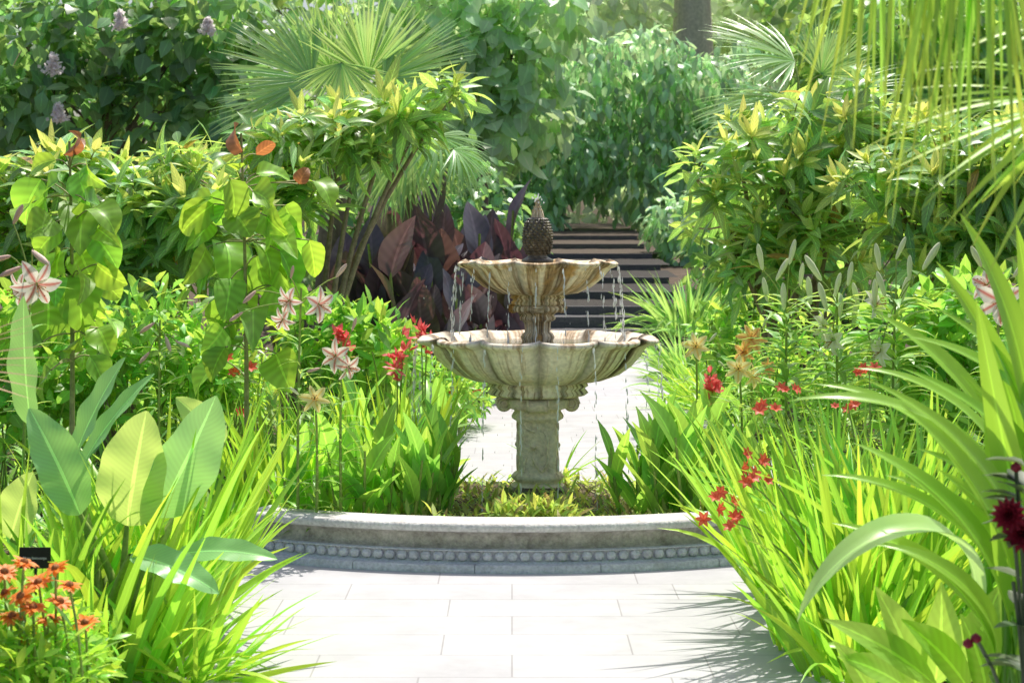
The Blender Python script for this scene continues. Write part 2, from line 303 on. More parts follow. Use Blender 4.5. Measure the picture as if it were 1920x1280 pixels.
# ------------------------------------------------------------------ kerb of the planted half-moon bed
KR=2.6;KC=np.array([.03,8.4+KR]);a0,a1=-PI/2-.53,-PI/2+.60
kr=thing('curved_kerb','curved low stone kerb with bead moulding in front of the fountain','kerb',(KC[0],KC[1],0))
def kp(l): return [(KR-.0+o,z) for o,z in l]
mb=MB();lathe(mb,kp([(-.26,.10),(-.26,.222),(-.25,.229),(-.065,.229),(-.045,.225),(-.038,.212),(-.044,.194),(-.055,.188),(-.09,.183)]),KC,110,a0,a1);mb.build('ledge',M['kerb_top'],kr)
mb=MB();lathe(mb,kp([(-.088,.184),(-.105,.176),(-.120,.158),(-.122,.135),(-.11,.114),(-.09,.104)]),KC,110,a0,a1);mb.build('rough_band',M['kerb_rough'],kr)
mb=MB();lathe(mb,kp([(-.10,.105),(-.066,.102),(-.062,.097),(-.078,.094),(-.084,.072),(-.078,.050),(-.058,.047),(-.05,.041)]),KC,110,a0,a1)
nb=int(KR*(a1-a0)/.059)
for i in range(nb):
    a=a0+(a1-a0)*(i+.5)/nb;r=KR-.074;c=np.array([KC[0]+r*math.cos(a),KC[1]+r*math.sin(a),.072]);tg=np.array([-math.sin(a),math.cos(a),0])
    tube(mb,[c-tg*.0235,c-tg*.021,c-tg*.011,c+tg*.011,c+tg*.021,c+tg*.0235],[.001,.013,.0225,.0225,.013,.001],10)
mb.build('bead_moulding',M['kerb'],kr)
mb=MB()
for k in range(5):
    s0=a0+(a1-a0)*k/5+.0006;s1=a0+(a1-a0)*(k+1)/5-.0006
    lathe(mb,kp([(-.10,.042),(-.01,.042),(0,.038),(0,-.01)]),KC,22,s0,s1)
mb.build('base_course',M['kerb'],kr)
for a,sg in ((a0,-1),(a1,1)):
    mb=MB();tn=np.array([-math.sin(a),math.cos(a),0])*sg;rd=np.array([math.cos(a),math.sin(a),0]);c=np.array([KC[0],KC[1],0])+rd*(KR-.13)
    V=[c+rd*u*.135+tn*w_+ZV*z for z in (-.01,.233) for u,w_ in ((-1,.0),(1,.0),(1,.05),(-1,.05))]
    V=np.array(V);f=[[0,1,5,4],[1,2,6,5],[2,3,7,6],[3,0,4,7],[4,5,6,7]];mb.add(np.concatenate([V[q] for q in f]),np.arange(20).reshape(5,4),np.tile([[0,0],[1,0],[1,1],[0,1]],(5,1)));mb.build('end_block',M['kerb'],kr,smooth=False)
pts=[(KC[0]+(KR-.24)*math.cos(a),KC[1]+(KR-.24)*math.sin(a)) for a in np.linspace(a0,a1,40)]+[(1.55,10.72),(-1.5,10.72)]
poly('bed_soil',pts,.10,M['soil'])
mb=MB();box(mb,(-1.5,10.70,0),(1.55,10.78,.115));tag(mb.build('bed_edging',M['kerb'],smooth=False),'straight pale stone edging along the back of the fountain bed','kerb')
# ------------------------------------------------------------------ fountain
FX,FD=gx(1008,10.),10.;FC=np.array([FX,FD]);S=1/340.
zy=lambda y:H-(y-HY)*S
ft=thing('fountain','two tier weathered stone fountain with scalloped bowls and pineapple finial','fountain',(FX,FD,.1))
def sq(r,z,w,th):
    n=6.;k=1/((np.abs(np.cos(th))**n+np.abs(np.sin(th))**n)**(1/n));return r*(1+w*(k-1)),z
def scal(nl,amp,dz):
    def f(r,z,w,th):
        lb=np.abs(np.sin(nl*th/2))**.55;return r*(1+w*amp*(lb-.6)),z-np.maximum(w-.75,0)*2.2*dz*(lb-.35)
    return f
def P(l): return [(a[0]*S,zy(a[1]),*(a[2:])) for a in l]
mb=MB();lathe(mb,P([(50,741,.1),(56,743,.4),(60,748,.5),(58,757,.5),(60,762,.4),(47,766,.2),(43,769,.2),(47,775,.3),(49,779,.3),(48,783,.3),(40,787,.8),(36,792,1),(36,880,1),(39,884,.9),(45,886,.5),(50,892,.4),(45,898,.4),(40,902,.4),(45,905,.4),(50,908,.5)]),FC,96,fr=sq)
for q in range(24):
    a=q*2*PI/24;c=np.array([FX+58*S*math.cos(a),FD+58*S*math.sin(a),zy(753)]);tube(mb,[c-ZV*.02,c,c+ZV*.02],[.003,.009,.003],6)
pd=mb.build('pedestal',M['stone_ped'],ft)
mb=MB();lathe(mb,P([(44,906,.5),(52,909,.5),(57,916,.6),(53,924,.6),(62,930,.7),(66,940,.8),(66,965,.8)]),FC,96,fr=sq);mb.build('base',M['stone_wet'],ft)
# carved flower and leaves on the column (four faces)
mb=MB()
for q in range(4):
    a=-PI/2+q*PI/2;o=np.array([math.cos(a),math.sin(a),0]);s=np.array([-math.sin(a),math.cos(a),0])
    def cp(u,y,out=0): return np.array([FX,FD,0])+o*(36*S+out)+s*u*S+ZV*zy(y)
    for k in range(11):
        an=k*2*PI/11;d=s*math.cos(an)+ZV*math.sin(an);leaves(mb,cp(-8,833,.004)[None]+d*.016,d[None],o[None],.058,.030,p_petal,.55,fold=-.5,seg=5)
    lathe_c=cp(-8,833,.004);tube(mb,[lathe_c-o*.004,lathe_c,lathe_c+o*.011,lathe_c+o*.016],[.019,.019,.013,.001],10)
    for (x0,y0,x1,y1,x2,y2) in ((-10,855,-5,870,8,880),(8,880,24,860,16,845),(16,845,23,815,10,805),(-26,880,-28,860,-22,852),(-5,806,-26,800,-26,790)):
        tube(mb,bez(cp(x0,y0,.003),cp(x1,y1,.008),cp(x2,y2,.003),8),.007,6)
    for (x,y,an) in ((18,850,.8),(20,866,-.6),(-20,866,2.2),(12,870,.2),(22,812,1.2),(-22,806,2.4),(-2,800,.4),(-24,872,1.2),(14,804,.9),(-8,870,2.6)):
        d=s*math.cos(an)+ZV*math.sin(an);leaves(mb,cp(x,y,.004)[None],d[None],o[None],.052,.032,p_lance,.7,fold=-.5,seg=5)
mb.build('carved_flower',M['stone_ped'],pd)
def volute(par,mat,rr,y,R,dep):
    for q in range(4):
        mb=MB();a=q*PI/2;o=np.array([math.cos(a),math.sin(a),0]);s=np.array([-math.sin(a),math.cos(a),0]);c=np.array([FX,FD,zy(y)])+o*rr*S
        tube(mb,[c-s*dep,c-s*dep,c-s*dep*.5,c,c+s*dep*.5,c+s*dep,c+s*dep],[.0005,R*S,R*S*.82,R*S*.78,R*S*.82,R*S,.0005],16)
        for sg in (-1,1):
            t=np.linspace(0,1,26);rad=R*S*(1-.85*t);an=t*4.2*PI
            tube(mb,c+s*sg*(dep+.001)+np.cos(an)[:,None]*rad[:,None]*o+np.sin(an)[:,None]*rad[:,None]*ZV,R*S*.16,5)
        mb.build('volute',mat,par)
volute(pd,M['stone_ped'],63,755,15,.055)
LB=[(82,741),(90,739),(95,735),(91,730),(88,727),(95,722),(93,718),(90,716),(122,711,.5),(152,699,.8),(173,682,.95),(188,664,1.),(196,651,1.),(203,644,1.),(214,640,1.15),(221,636,1.2),(221,631,1.2),(215,628,1.2),(205,629,1.1),(196,634,.9),(184,646,.8),(150,662,.5),(80,668,.2),(.5,668,0)]
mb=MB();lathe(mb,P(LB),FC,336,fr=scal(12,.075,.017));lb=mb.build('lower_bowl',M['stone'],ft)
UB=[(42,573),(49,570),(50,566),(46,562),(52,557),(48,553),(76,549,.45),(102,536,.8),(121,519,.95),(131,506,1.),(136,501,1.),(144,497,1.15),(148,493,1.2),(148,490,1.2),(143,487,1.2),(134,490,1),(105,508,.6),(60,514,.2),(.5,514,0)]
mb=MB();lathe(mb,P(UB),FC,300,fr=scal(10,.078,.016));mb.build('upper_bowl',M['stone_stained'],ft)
mb=MB();lathe(mb,P([(40,571,.3),(48,573,.4),(50,578,.4),(48,583,.4),(36,586,.2),(30,590,.2),(34,595,.2),(33,599,.2),(25,603,0),(24,622,0),(29,626,0),(32,632,0),(29,638,0),(36,669,0)]),FC,72,fr=sq)
stm=mb.build('column',M['stone_stained'],ft);volute(stm,M['stone_stained'],46,578,9,.03)
pa=MB();lathe(pa,P([(28,516),(25,498),(30,491),(30,487),(22,483),(17,479),(20,475),(25,463),(26,448),(25,432),(21,418),(15,409),(8,405),(.5,404)]),FC,64);pin=pa.build('pineapple_finial',M['stone_wet'],ft)
mb=MB()
prf=P([(20,475),(24.5,463),(26,448),(25,432),(21,418),(15,409)]);zs=np.array([p[1] for p in prf]);rs=np.array([p[0] for p in prf])
for k in range(13):
    z=zs[0]+(zs[-1]-zs[0])*(k+.3)/13;r=float(np.interp(z,zs,rs));n=max(9,int(round(2*PI*r/.030)))
    for j in range(n):
        a=(j+.5*(k%2))*2*PI/n;o=np.array([math.cos(a),math.sin(a),0]);c=np.array([FX,FD,z])+o*r
        tube(mb,[c-o*.004,c+o*.002,c+o*.006+ZV*.002,c+o*.011+ZV*.005],[.0122,.0118,.008,.0008],4)
mb.build('scale_pattern',M['stone_gold'],pin)
mb=MB();rg=np.random.default_rng(5)
for k in range(4):
    n=9-k;blades(mb,np.array([FX,FD,zy(408-k*6)]),np.arange(n)*2*PI/n+k*.4,.85-.22*k,.056,.028,-.4+.1*k,p_lance,fold=.3)
lathe(mb,P([(13,408),(10,396),(5,386),(.3,381)]),FC,16);mb.build('pineapple_crown',M['stone_stained'],pin)
for nm,r,y in (('water',176,645),('water',118,502)):
    mb=MB();lathe(mb,P([(r,y),(r*.6,y-.3),(r*.3,y),(.3,y)]),FC,64);tag(mb.build(nm,M['water']),kind='structure')
# falling drops
mb=MB();rg=np.random.default_rng(11)
def drop(p,l,r): tube(mb,[p+ZV*l,p+ZV*l*.2,p-ZV*l*.4,p-ZV*l],[.0003,r*.8,r,.0003],5)
for R,z0,zE,n,lst in ((.665,zy(640),.13,34,(178,184,191,201,213,228,245,262,278,295,312,328,342,351,358)),(.443,zy(500),zy(640),20,(178,184,194,206,220,235,250,268,287,304,318,332,346,354,0))):
    for ad in lst:
        a=math.radians(ad);o=np.array([math.cos(a),math.sin(a),0])
        for k in range(n):
            f=rg.random();z=z0-(z0-zE)*f**1.1;r=R+.035*math.sqrt(f)+rg.normal()*.003
            drop(np.array([FX,FD,z])+o*r+np.array([rg.normal()*.003,rg.normal()*.003,0]),.011+.016*rg.random()*(.4+f),.0026+.0017*rg.random())
for k in range(26):
    p=np.array([FX,FD,zy(376)])+rg.normal(size=3)*np.array([.012,.012,.014]);drop(p,.006,.0045)
for k in range(90):
    a=rg.random()*2*PI;r=.1+.75*rg.random();drop(np.array([FX+r*math.cos(a),FD+r*math.sin(a),.2+rg.random()*1.1]),.006,.0016)
tag(mb.build('falling_water',M['drops']),'fine white water drops falling from the scalloped bowls','water',kind='stuff')
# ------------------------------------------------------------------ plant builders
def clump(label,px,d,n,L,W,spread,bend,mat,seed,name='grass_clump',cat='plant',r=.14,lean=0,z0=0.,group=None,prof=p_sword,stalks=(),fmat='red',fs=.035,seg=7,fold=.35):
    rg=np.random.default_rng(seed);x=gx(px,d);root=thing(name,label,cat,(x,d,z0),group)
    az=rg.random(n)*2*PI;rr=r*np.sqrt(rg.random(n));b=np.stack([x+rr*np.cos(az),d+rr*np.sin(az),np.full(n,z0-.01)],1)
    tilt=np.abs(rg.normal(size=n))*spread*.6+.05+rr/r*.25*spread
    az2=az+rg.normal(size=n)*.5
    if lean: 
        k=rg.random(n)<abs(lean);az2=np.where(k,(0 if lean>0 else PI)+rg.normal(size=n)*.6,az2)
    Ls=L*(.55+.5*rg.random(n));bd=bend*(.2+.6*rg.random(n)+1.2*(rg.random(n)<.15))
    mb=MB();blades(mb,b,az2,np.minimum(tilt,1.45),Ls,W*(.7+.5*rg.random(n)),bd,prof,seg=seg,fold=fold,roll=rg.normal(size=n)*.7)
    mb.build('foliage',M[mat],root)
    for (fx,fy,fd) in stalks:
        T=at(fx,fy,fd);B=np.array([x+rg.normal()*.05,d+rg.normal()*.05,z0]);mb=MB();tube(mb,bez(B,(B+T)/2+np.array([0,0,.18]),T,8),np.linspace(.006,.003,8),5);mb.build('flower_stalk',M['stem'],root)
        for j in range(4):
            mb=MB();c=T+rg.normal(size=3)*np.array([.032,.03,.016]);ax=nrm(np.array([rg.normal()*.6,-.7,.5+rg.normal()*.3]))
            blades(mb,c,np.arange(6)*PI/3,.75+.3*rg.random(),fs*(.8+.4*rg.random()),fs*.5,.6,p_petal,axis=ax,seg=3,fold=.2)
            mb.build('flower',M[fmat],root)
    return root
def canna(label,px,d,h,nst,mat,seed,z0=0.,r=.15,Lr=.62,Wr=.24,name='canna_plant',group=None,flowers=(),fmat='canna_red',tilt=.38,lv=5,rollv=.35,bend=.35,face=False):
    rg=np.random.default_rng(seed);x=gx(px,d);root=thing(name,label,'plant',(x,d,z0),group);fo=MB();st=MB()
    for s in range(nst):
        a=rg.random()*2*PI;rr=r*math.sqrt(rg.random());B=np.array([x+rr*math.cos(a),d+rr*math.sin(a),z0-.01]);hh=h*(.7+.35*rg.random());lean=np.array([math.cos(a),math.sin(a),0])*hh*.15*rg.random()
        T=B+lean+ZV*hh*.72;tube(st,bez(B,(B+T)/2+lean*.1,T,5),np.linspace(.012,.006,5)*(h/.7)**.5,6)
        a2=rg.random()*2*PI
        if face: a2=PI/2+rg.normal()*.7
        for k in range(lv):
            f=(k+.3)/lv;p=B+(T-B)*f*.98;L=hh*Lr*(.75+.35*rg.random())*(1-.25*f);blades(fo,p,np.array([a2+k*PI+rg.normal()*.5]),tilt*(1.25-.75*f)+rg.random()*.15,L,L*Wr*(1.15-.2*rg.random())*1.25,bend+.5*rg.random(),p_canna if not face else p_ovate,seg=8,cols=4,fold=.28,wave=.1,rng=rg,roll=rg.normal()*rollv)
    st.build('stem',M['stem'],root);fo.build('foliage',M[mat],root)
    for (fx,fy,fd) in flowers:
        T=at(fx,fy,fd);B=np.array([x,d,z0]);mb=MB();tube(mb,bez(B,np.array([x,d,(z0+T[2])/2]),T-ZV*.03,8),np.linspace(.008,.004,8),5);mb.build('flower_stalk',M['stem'],root)
        mb=MB()
        for j in range(8):
            c=T+rg.normal(size=3)*np.array([.018,.018,.042]);n=3;blades(mb,c,rg.random(n)*6.28,.5+.7*rg.random(n),.055+.03*rg.random(n),.028,.8*rg.normal(size=n),p_petal,axis=nrm(rg.normal(size=3)*.6+ZV),seg=4,fold=.2,wave=.25,rng=rg)
        mb.build('flower',M[fmat],root)
    return root
def cloud(mb,rg,ells,n,L,W,prof,droop=.5,bend=.5,seg=3,shell=.65,fold=.15,outk=.6,updir=0):
    E=np.array(ells,float);w=(E[:,3]*E[:,4]*E[:,5])**.66;idx=rg.choice(len(E),n,p=w/w.sum());e=E[idx]
    u=nrm(rg.normal(size=(n,3)));rad=(shell+(1.06-shell)*rg.random(n)+.12*np.abs(rg.normal(size=n)))[:,None];p=e[:,:3]+u*e[:,3:]*rad
    o=nrm(u/e[:,3:]);D=nrm(o*outk+rg.normal(size=(n,3))*.45+np.array([0,0,updir-droop]));N=ZV*.8+o*.7+rg.normal(size=(n,3))*.35
    leaves(mb,p,D,N,L*(.6+.6*rg.random(n)),W*(.7+.5*rg.random(n)),prof,bend*(.4+rg.random(n)),seg=seg,fold=fold)
def ell(d,lst,dz=None):
    out=[]
    for (px,py,rx,ry) in lst:
        c=at(px,py,d);k=d/F;out.append((*c,rx*k,(dz or rx*k*.8),ry*k))
    return out
def tree(label,px,d,ells,n,L,W,mat,seed,trunk=.15,name='broadleaf_tree',cat='tree',prof=p_lance,droop=.5,group=None,bend=.5,z0=None,tm='bark',shell=.6,panicles=(),pname='foliage',seg=3,limbs=True,straight=False):
    rg=np.random.default_rng(seed);x=gx(px,d);z0=float(zt(d))-.05 if z0 is None else z0;root=thing(name,label,cat,(x,d,z0),group)
    mb=MB();top=max(e[2] for e in ells);B=np.array([x,d,z0]);T=np.array([x+(0 if straight else rg.normal()*.1),d,z0+(top-z0)*.75]);tube(mb,bez(B,(B+T)/2+np.array([rg.normal()*.08,0,0]),T,8),np.linspace(trunk,trunk*.45,8),10)
    if limbs:
        for e in ells:
            f=.35+.5*rg.random();s=B+(T-B)*f;c=np.array(e[:3])
            tube(mb,bez(s,(s+c)/2+ZV*.1,c,6),np.linspace(trunk*.3,trunk*.08,6),6)
            for k in range(3): tube(mb,bez(c,c+rg.normal(size=3)*.1,c+nrm(rg.normal(size=3))*np.array(e[3:])*.85,4),np.linspace(trunk*.08,trunk*.03,4),4)
    mb.build('trunk',M[tm],root)
    mb=MB();cloud(mb,rg,ells,n,L,W,prof,droop,bend,shell=shell,seg=seg);mb.build('crown' if cat=='tree' else pname,M[mat],root)
    for (fx,fy,fd,hh) in panicles:
        T=at(fx,fy,fd);mb=MB();n=190
        t=rg.random(n);p=T+np.stack([rg.normal(size=n)*.18*hh*(1.15-t),rg.normal(size=n)*.12*hh*(1.1-t),(t-.4)*hh*.7],1)
        leaves(mb,p,nrm(rg.normal(size=(n,3))),rg.normal(size=(n,3)),.06,.055,p_petal,.5,seg=2);mb.build('flower_panicle',M['lilac'],root)
    return root
def loquat(label,px,d,ells,nt,seed,stems=6,inner=900,name='evergreen_shrub',group=None,lsc=1.25,newp=.8,out=.4):
    rg=np.random.default_rng(seed);x=gx(px,d);root=thing(name,label,'shrub',(x,d,0),group)
    br=MB();old=MB();new=MB();E=np.array(ells);B=np.array([x,d,-.02]);lim=[]
    for e in E:
        c=e[:3]-np.array([0,0,e[5]*.35]);b=B+np.array([rg.normal()*.12,rg.normal()*.1,0]);tube(br,bez(b,(b*.5+c*.5)+np.array([(b[0]-c[0])*.3,0,.0]),c,8),np.linspace(.035,.014,8),7);lim.append(c)
    lim=np.array(lim)
    for k in range(nt):
        e=E[rg.choice(len(E),p=(E[:,3]*E[:,5])/(E[:,3]*E[:,5]).sum())];u=nrm(rg.normal(size=3));
        if u[2]<-.3: u[2]*=-1
        if u[1]>0 and rg.random()<.6: u[1]*=-1
        p=e[:3]+u*e[3:]*(.65+.4*rg.random()+(.85*rg.random() if rg.random()<out else 0));c=lim[np.argmin(((lim-p)**2).sum(1))]
        tube(br,bez(c,(c+p)/2+np.array([0,0,-.06]),p,4),np.linspace(.010,.004,4),4)
        ax=nrm(u*.65+ZV*.6+rg.normal(size=3)*.3);n=8+rg.integers(4);sz=.7+.6*rg.random()
        az=np.arange(n)*2.4+rg.random()*6
        back=p-ax*np.linspace(0,.18,n)[:,None]
        blades(old,back,az,.9+.75*rg.random(n),(.17+.10*rg.random(n))*lsc*sz,.062*lsc*sz,.3+.8*rg.random(n),p_lance,axis=ax,seg=4,fold=.3)
        if rg.random()<newp:
            n=3+rg.integers(6);blades(new,p-ax*.04*rg.random((n,1)),np.arange(n)*2.4+rg.random(n),.2+.9*rg.random(n),(.09+.11*rg.random(n))*lsc*sz,.044*lsc*sz,.6*rg.random(n)-.1,p_lance,axis=ax,seg=4,fold=.3)
    cloud(old,rg,ells,inner,.22*lsc,.065*lsc,p_lance,.3,.5,shell=.3,seg=3)
    br.build('branches',M['stem_brown'],root);old.build('foliage',M['loquat'],root);new.build('young_leaves',M['loquat_new'],root);return root
def frond(root,hub,dr,nm,r,base,mat='palm',nseg=40,spread=2.7,bend=.5,seed=0,wk=1.,pet=.012,seg=6):
    rg=np.random.default_rng(seed);D0=nrm(dr);N=nrm(np.array(nm)-D0*np.dot(nm,D0));Sd=np.cross(D0,N)
    a=np.linspace(-spread/2,spread/2,nseg);D=np.cos(a)[:,None]*D0+np.sin(a)[:,None]*Sd+N*.1+rg.normal(size=(nseg,3))*.025
    L=r*(.80+.2*np.cos(a*.9))*(1+rg.normal(size=nseg)*.03);mb=MB()
    leaves(mb,np.broadcast_to(hub,(nseg,3)),D,np.broadcast_to(N,(nseg,3)),L,r*spread/nseg*.62*wk,p_palm,bend*(.5+.8*rg.random(nseg)),fold=.45,seg=seg)
    o=mb.build('frond',M[mat],root)
    mb=MB();B=np.array(base);tube(mb,bez(B,(B+hub)/2+ZV*.08,hub,6),np.linspace(pet*1.3,pet*.7,6),5);mb.build('leaf_stalk',M['stem'],o)
def flower6(mb,c,ax,r,w=.42,bend=1.2,tilt=.75,seed=0):
    rg=np.random.default_rng(seed);blades(mb,c,np.arange(6)*PI/3+rg.random(),tilt+rg.normal(size=6)*.06,r*(1+rg.normal(size=6)*.05),r*w*np.array([1,.75]*3),bend,p_petal,axis=ax,seg=6,cols=4,fold=.2,wave=.15,rng=rg)
def lily(label,px,d,top,flowers,buds,fm,seed,z0=0.,bm='bud',nl=46,group=None,name='lily_plant',Ll=.16,budl=.10,fsc=1.,bw=1.,lw=.022,tmax=.97):
    rg=np.random.default_rng(seed);x=gx(px,d);root=thing(name,label,'flower',(x,d,z0),group);B=np.array([x,d,z0]);T=at(*top)
    pts=bez(B,(B+T)/2+np.array([rg.normal()*.03,0,.03]),T,10);mb=MB();tube(mb,pts,np.linspace(.009,.005,10),6)
    for f in flowers: p=at(*f[:3]);tube(mb,bez(T-ZV*.06,(T+p)/2+ZV*.02,p,5),.0035,5)
    for b in buds: p=at(*b[:3]);tube(mb,bez(T-ZV*.08,(T+p)/2,p,5),.003,5)
    mb.build('stem',M['stem'],root);mb=MB()
    t=.15+(tmax-.15)*rg.random(nl);pp=B+(T-B)*t[:,None];blades(mb,pp,rg.random(nl)*6.28,.8+.5*rg.random(nl),Ll*(.7+.5*rg.random(nl)),lw,.6+.5*rg.random(nl),p_lance,seg=4,fold=.3);mb.build('foliage',M['lilyleaf'],root)
    for i,f in enumerate(flowers):
        p=at(*f[:3]);ax=nrm(np.array(f[4] if len(f)>4 else (rg.normal()*.5,-.9,-.1+rg.normal()*.3)));mb=MB();flower6(mb,p-ax*.02,ax,f[3]*fsc,w=.5,bend=1.1+.5*rg.random(),tilt=.65+.25*rg.random(),seed=seed+i);o=mb.build('flower',M[fm],root)
        mb=MB()
        for k in range(6):
            a=k*PI/3;A,X,Y=frame(ax);e=p+A*f[3]*.55+(X*math.cos(a)+Y*math.sin(a))*f[3]*.18;tube(mb,[p,(p+e)/2,e-A*.004,e,e+A*.006],[.0015,.0012,.001,.004,.001],4)
        mb.build('stamen',M['stamen'],o)
    for b in buds:
        p=at(*b[:3]);ax=nrm(np.array(b[3],float));l=b[4] if len(b)>4 else budl;mb=MB();tube(mb,[p,p+ax*l*.1,p+ax*l*.35,p+ax*l*.62,p+ax*l*.82,p+ax*l*.94,p+ax*l],np.array([.003,.008,.011,.013,.010,.006,.001])*l/.1*bw,10);mb.build('bud',M[bm],root)
    return root
# ------------------------------------------------------------------ BACKGROUND
tree('tall hazy tree far behind, above the left side of the creeper hedge',820,54,ell(54,[(640,40,150,130),(800,-20,160,120),(900,120,140,120),(760,200,150,130),(1000,30,120,120),(980,260,140,120)]),2800,.5,.3,'tree_pale_haze',101,.3)
tree('tall hazy tree with bare brown trunk above the steps',1297,52,ell(52,[(1120,-40,120,90),(1160,60,80,90),(1120,-330,260,160),(1450,-330,260,160),(1180,250,130,130),(1300,330,150,110),(1100,370,120,90),(1080,60,90,90)]),4000,.55,.34,'tree_haze_tint',102,.9,straight=True,limbs=False,tm='bark_haze_tint')
tree('hazy tree far behind at upper right, right of the bare trunk',1540,58,ell(58,[(1400,40,70,110),(1480,-20,110,110),(1580,40,140,120),(1380,170,120,80),(1230,130,110,80),(1210,20,75,90),(1300,210,120,80),(1290,60,100,90),(1130,10,90,90)]),3600,.55,.38,'tree_haze_tint',111,.3,limbs=False)
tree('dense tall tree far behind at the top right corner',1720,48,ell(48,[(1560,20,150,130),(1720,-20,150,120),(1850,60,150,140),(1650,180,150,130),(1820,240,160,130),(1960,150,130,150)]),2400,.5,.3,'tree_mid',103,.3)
tree('dense dark tree far behind at the top left corner',250,34,ell(34,[(0,20,150,130),(180,-20,150,120),(350,40,150,130),(100,170,160,120),(300,200,170,120),(480,170,140,120),(520,20,130,110),(-80,200,120,140)]),3600,.36,.22,'tree_mid',104,.2)
hl=[]
for i,px in enumerate(range(880,1420,62)):
    for j,py in enumerate((130,195,270,335)):
        if 1060<px<1250 and j==3: py=322
        hl.append((px+((j*37+i*23)%40)-20,py+((i*41+j*13)%50)-26,50+(i*17+j*29)%30,45+(i*31+j*11)%24))
for py in (380,420): hl+= [(890,py,70,40),(960,py,60,40),(1020,py,36,36),(1300,py,60,40),(1370,py,60,45)]
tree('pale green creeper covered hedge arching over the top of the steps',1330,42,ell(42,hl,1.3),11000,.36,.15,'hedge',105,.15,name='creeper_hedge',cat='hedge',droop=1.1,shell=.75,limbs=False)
tree('pale large leaved tree left of the creeper hedge',900,33,ell(33,[(880,60,100,80),(960,110,90,80),(990,210,80,70),(880,170,80,80),(810,10,100,80),(1010,20,90,70),(930,250,70,60)]),1300,.42,.36,'tree_pale_haze',106,.14,prof=p_ovate,droop=.9,shell=.7)
tree('dark glossy tree with pale lilac flower panicles at upper left',200,24,ell(24,[(50,90,120,90),(190,60,110,90),(330,100,110,90),(120,190,120,80),(390,30,100,90),(300,210,110,80),(10,230,100,80),(420,180,90,90)]),2000,.29,.21,'tree_dark',107,.14,prof=p_ovate,droop=.6,panicles=((225,42,23.,.3),(100,125,23.,.36),(110,215,23,.28),(390,52,23.2,.25)))
tree('leafy mid green tree behind the right evergreen shrub',1760,27,ell(27,[(1580,120,90,90),(1680,60,120,100),(1800,110,120,110),(1900,40,110,110),(1700,210,130,100),(1860,220,120,110),(1980,180,100,130)]),2600,.30,.2,'tree_mid',108,.15,prof=p_ovate,droop=.6)
tree('dark shrub behind the purple cannas',760,25,ell(25,[(600,420,100,110),(700,360,110,110),(800,430,110,110),(900,400,80,110),(960,500,60,90),(700,560,130,90),(850,570,110,90)]),2200,.26,.13,'tree_dark',109,.06,name='shrub',cat='shrub',droop=.5)
tree('leafy shrub flanking the right side of the steps',1420,25,ell(25,[(1340,470,55,90),(1430,400,90,90),(1540,420,110,100),(1365,570,65,80),(1480,560,110,100),(1620,500,120,130)]),2200,.26,.13,'tree_mid',110,.06,name='shrub',cat='shrub')
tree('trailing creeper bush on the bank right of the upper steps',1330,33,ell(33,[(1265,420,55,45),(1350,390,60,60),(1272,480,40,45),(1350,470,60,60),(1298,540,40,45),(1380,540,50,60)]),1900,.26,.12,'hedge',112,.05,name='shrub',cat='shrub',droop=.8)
# fan palms
def palm(label,px,d,crown,fr,seed,trunk=.11,group=None):
    x=gx(px,d);root=thing('fan_palm',label,'palm',(x,d,0),group);T=at(*crown,d);mb=MB();B=np.array([x,d,-.02])
    tube(mb,bez(B,(B+T)/2,T,10),np.linspace(trunk*1.2,trunk,10)*(1+.12*np.array([0,1]*5)),12);mb.build('trunk',M['bark'],root)
    for i,(hx,hy,dx,dy,r,nx,ny,nz,bd,dd) in enumerate(fr):
        frond(root,at(hx,hy,d+dd),np.array([dx,-.15,dy]),(nx,ny,nz),r*d/F,T,bend=bd,seed=seed+i)
palm('tall fan palm above the left evergreen shrub',600,17,(640,200),[(585,150,-.9,.45,190,.2,-.9,.5,.35,.2),(690,140,.25,.95,165,0,-.9,.4,.3,.1),(640,118,.05,-1,110,0,-1,.5,.5,-.5),(570,190,-1,-.15,190,0,-.7,.8,.6,0),(720,150,1,.42,185,-.2,-.8,.7,.3,-.1),(620,130,-.4,.95,150,0,-.8,.5,.3,.5),(700,190,.9,-.5,170,.3,-.7,.8,.6,-.2),(600,220,-.6,-.8,150,0,-.8,.6,.5,-.2)],300)
palm('low fan palm with drooping fronds beside the purple cannas',740,16.4,(775,330),[(820,255,.75,-.65,150,.4,-.6,.8,.8,-.4),(770,265,.05,-1,150,0,-.9,.5,.3,-.2),(850,280,.85,-.6,110,.5,-.5,.8,.9,-.5),(740,280,-.4,-.9,150,0,-.9,.5,.4,0)],320,.06)
palm('fan palm right of the steps with pale fronds',1500,20,(1500,180),[(1490,115,-.95,.38,190,.1,-.5,.85,.45,.2),(1490,190,-1,-.1,210,0,-.4,.95,.7,-.2),(1540,140,.5,.8,120,0,-.8,.5,.5,0),(1550,180,1,.1,170,0,-.7,.7,.6,0),(1480,220,-.85,-.45,170,0,-.5,.9,.8,-.3)],340)
# purple cannas
for i,(px,d,h,n,lab) in enumerate([(690,16.2,2.0,7,'purple leaved canna clump, leftmost behind the fountain'),(785,16.6,2.5,8,'tall purple leaved canna clump between the palm and the fountain'),(885,17.0,2.5,9,'purple leaved canna clump nearest the fountain column'),(835,15.6,1.95,7,'short purple leaved canna clump low beside the path edge')]):
    canna(lab,px,d,h,n,'canna_purple',400+i,r=.42,Lr=.36,Wr=.44,group='purple cannas',tilt=.26,lv=5,rollv=.25,face=True,bend=.15)
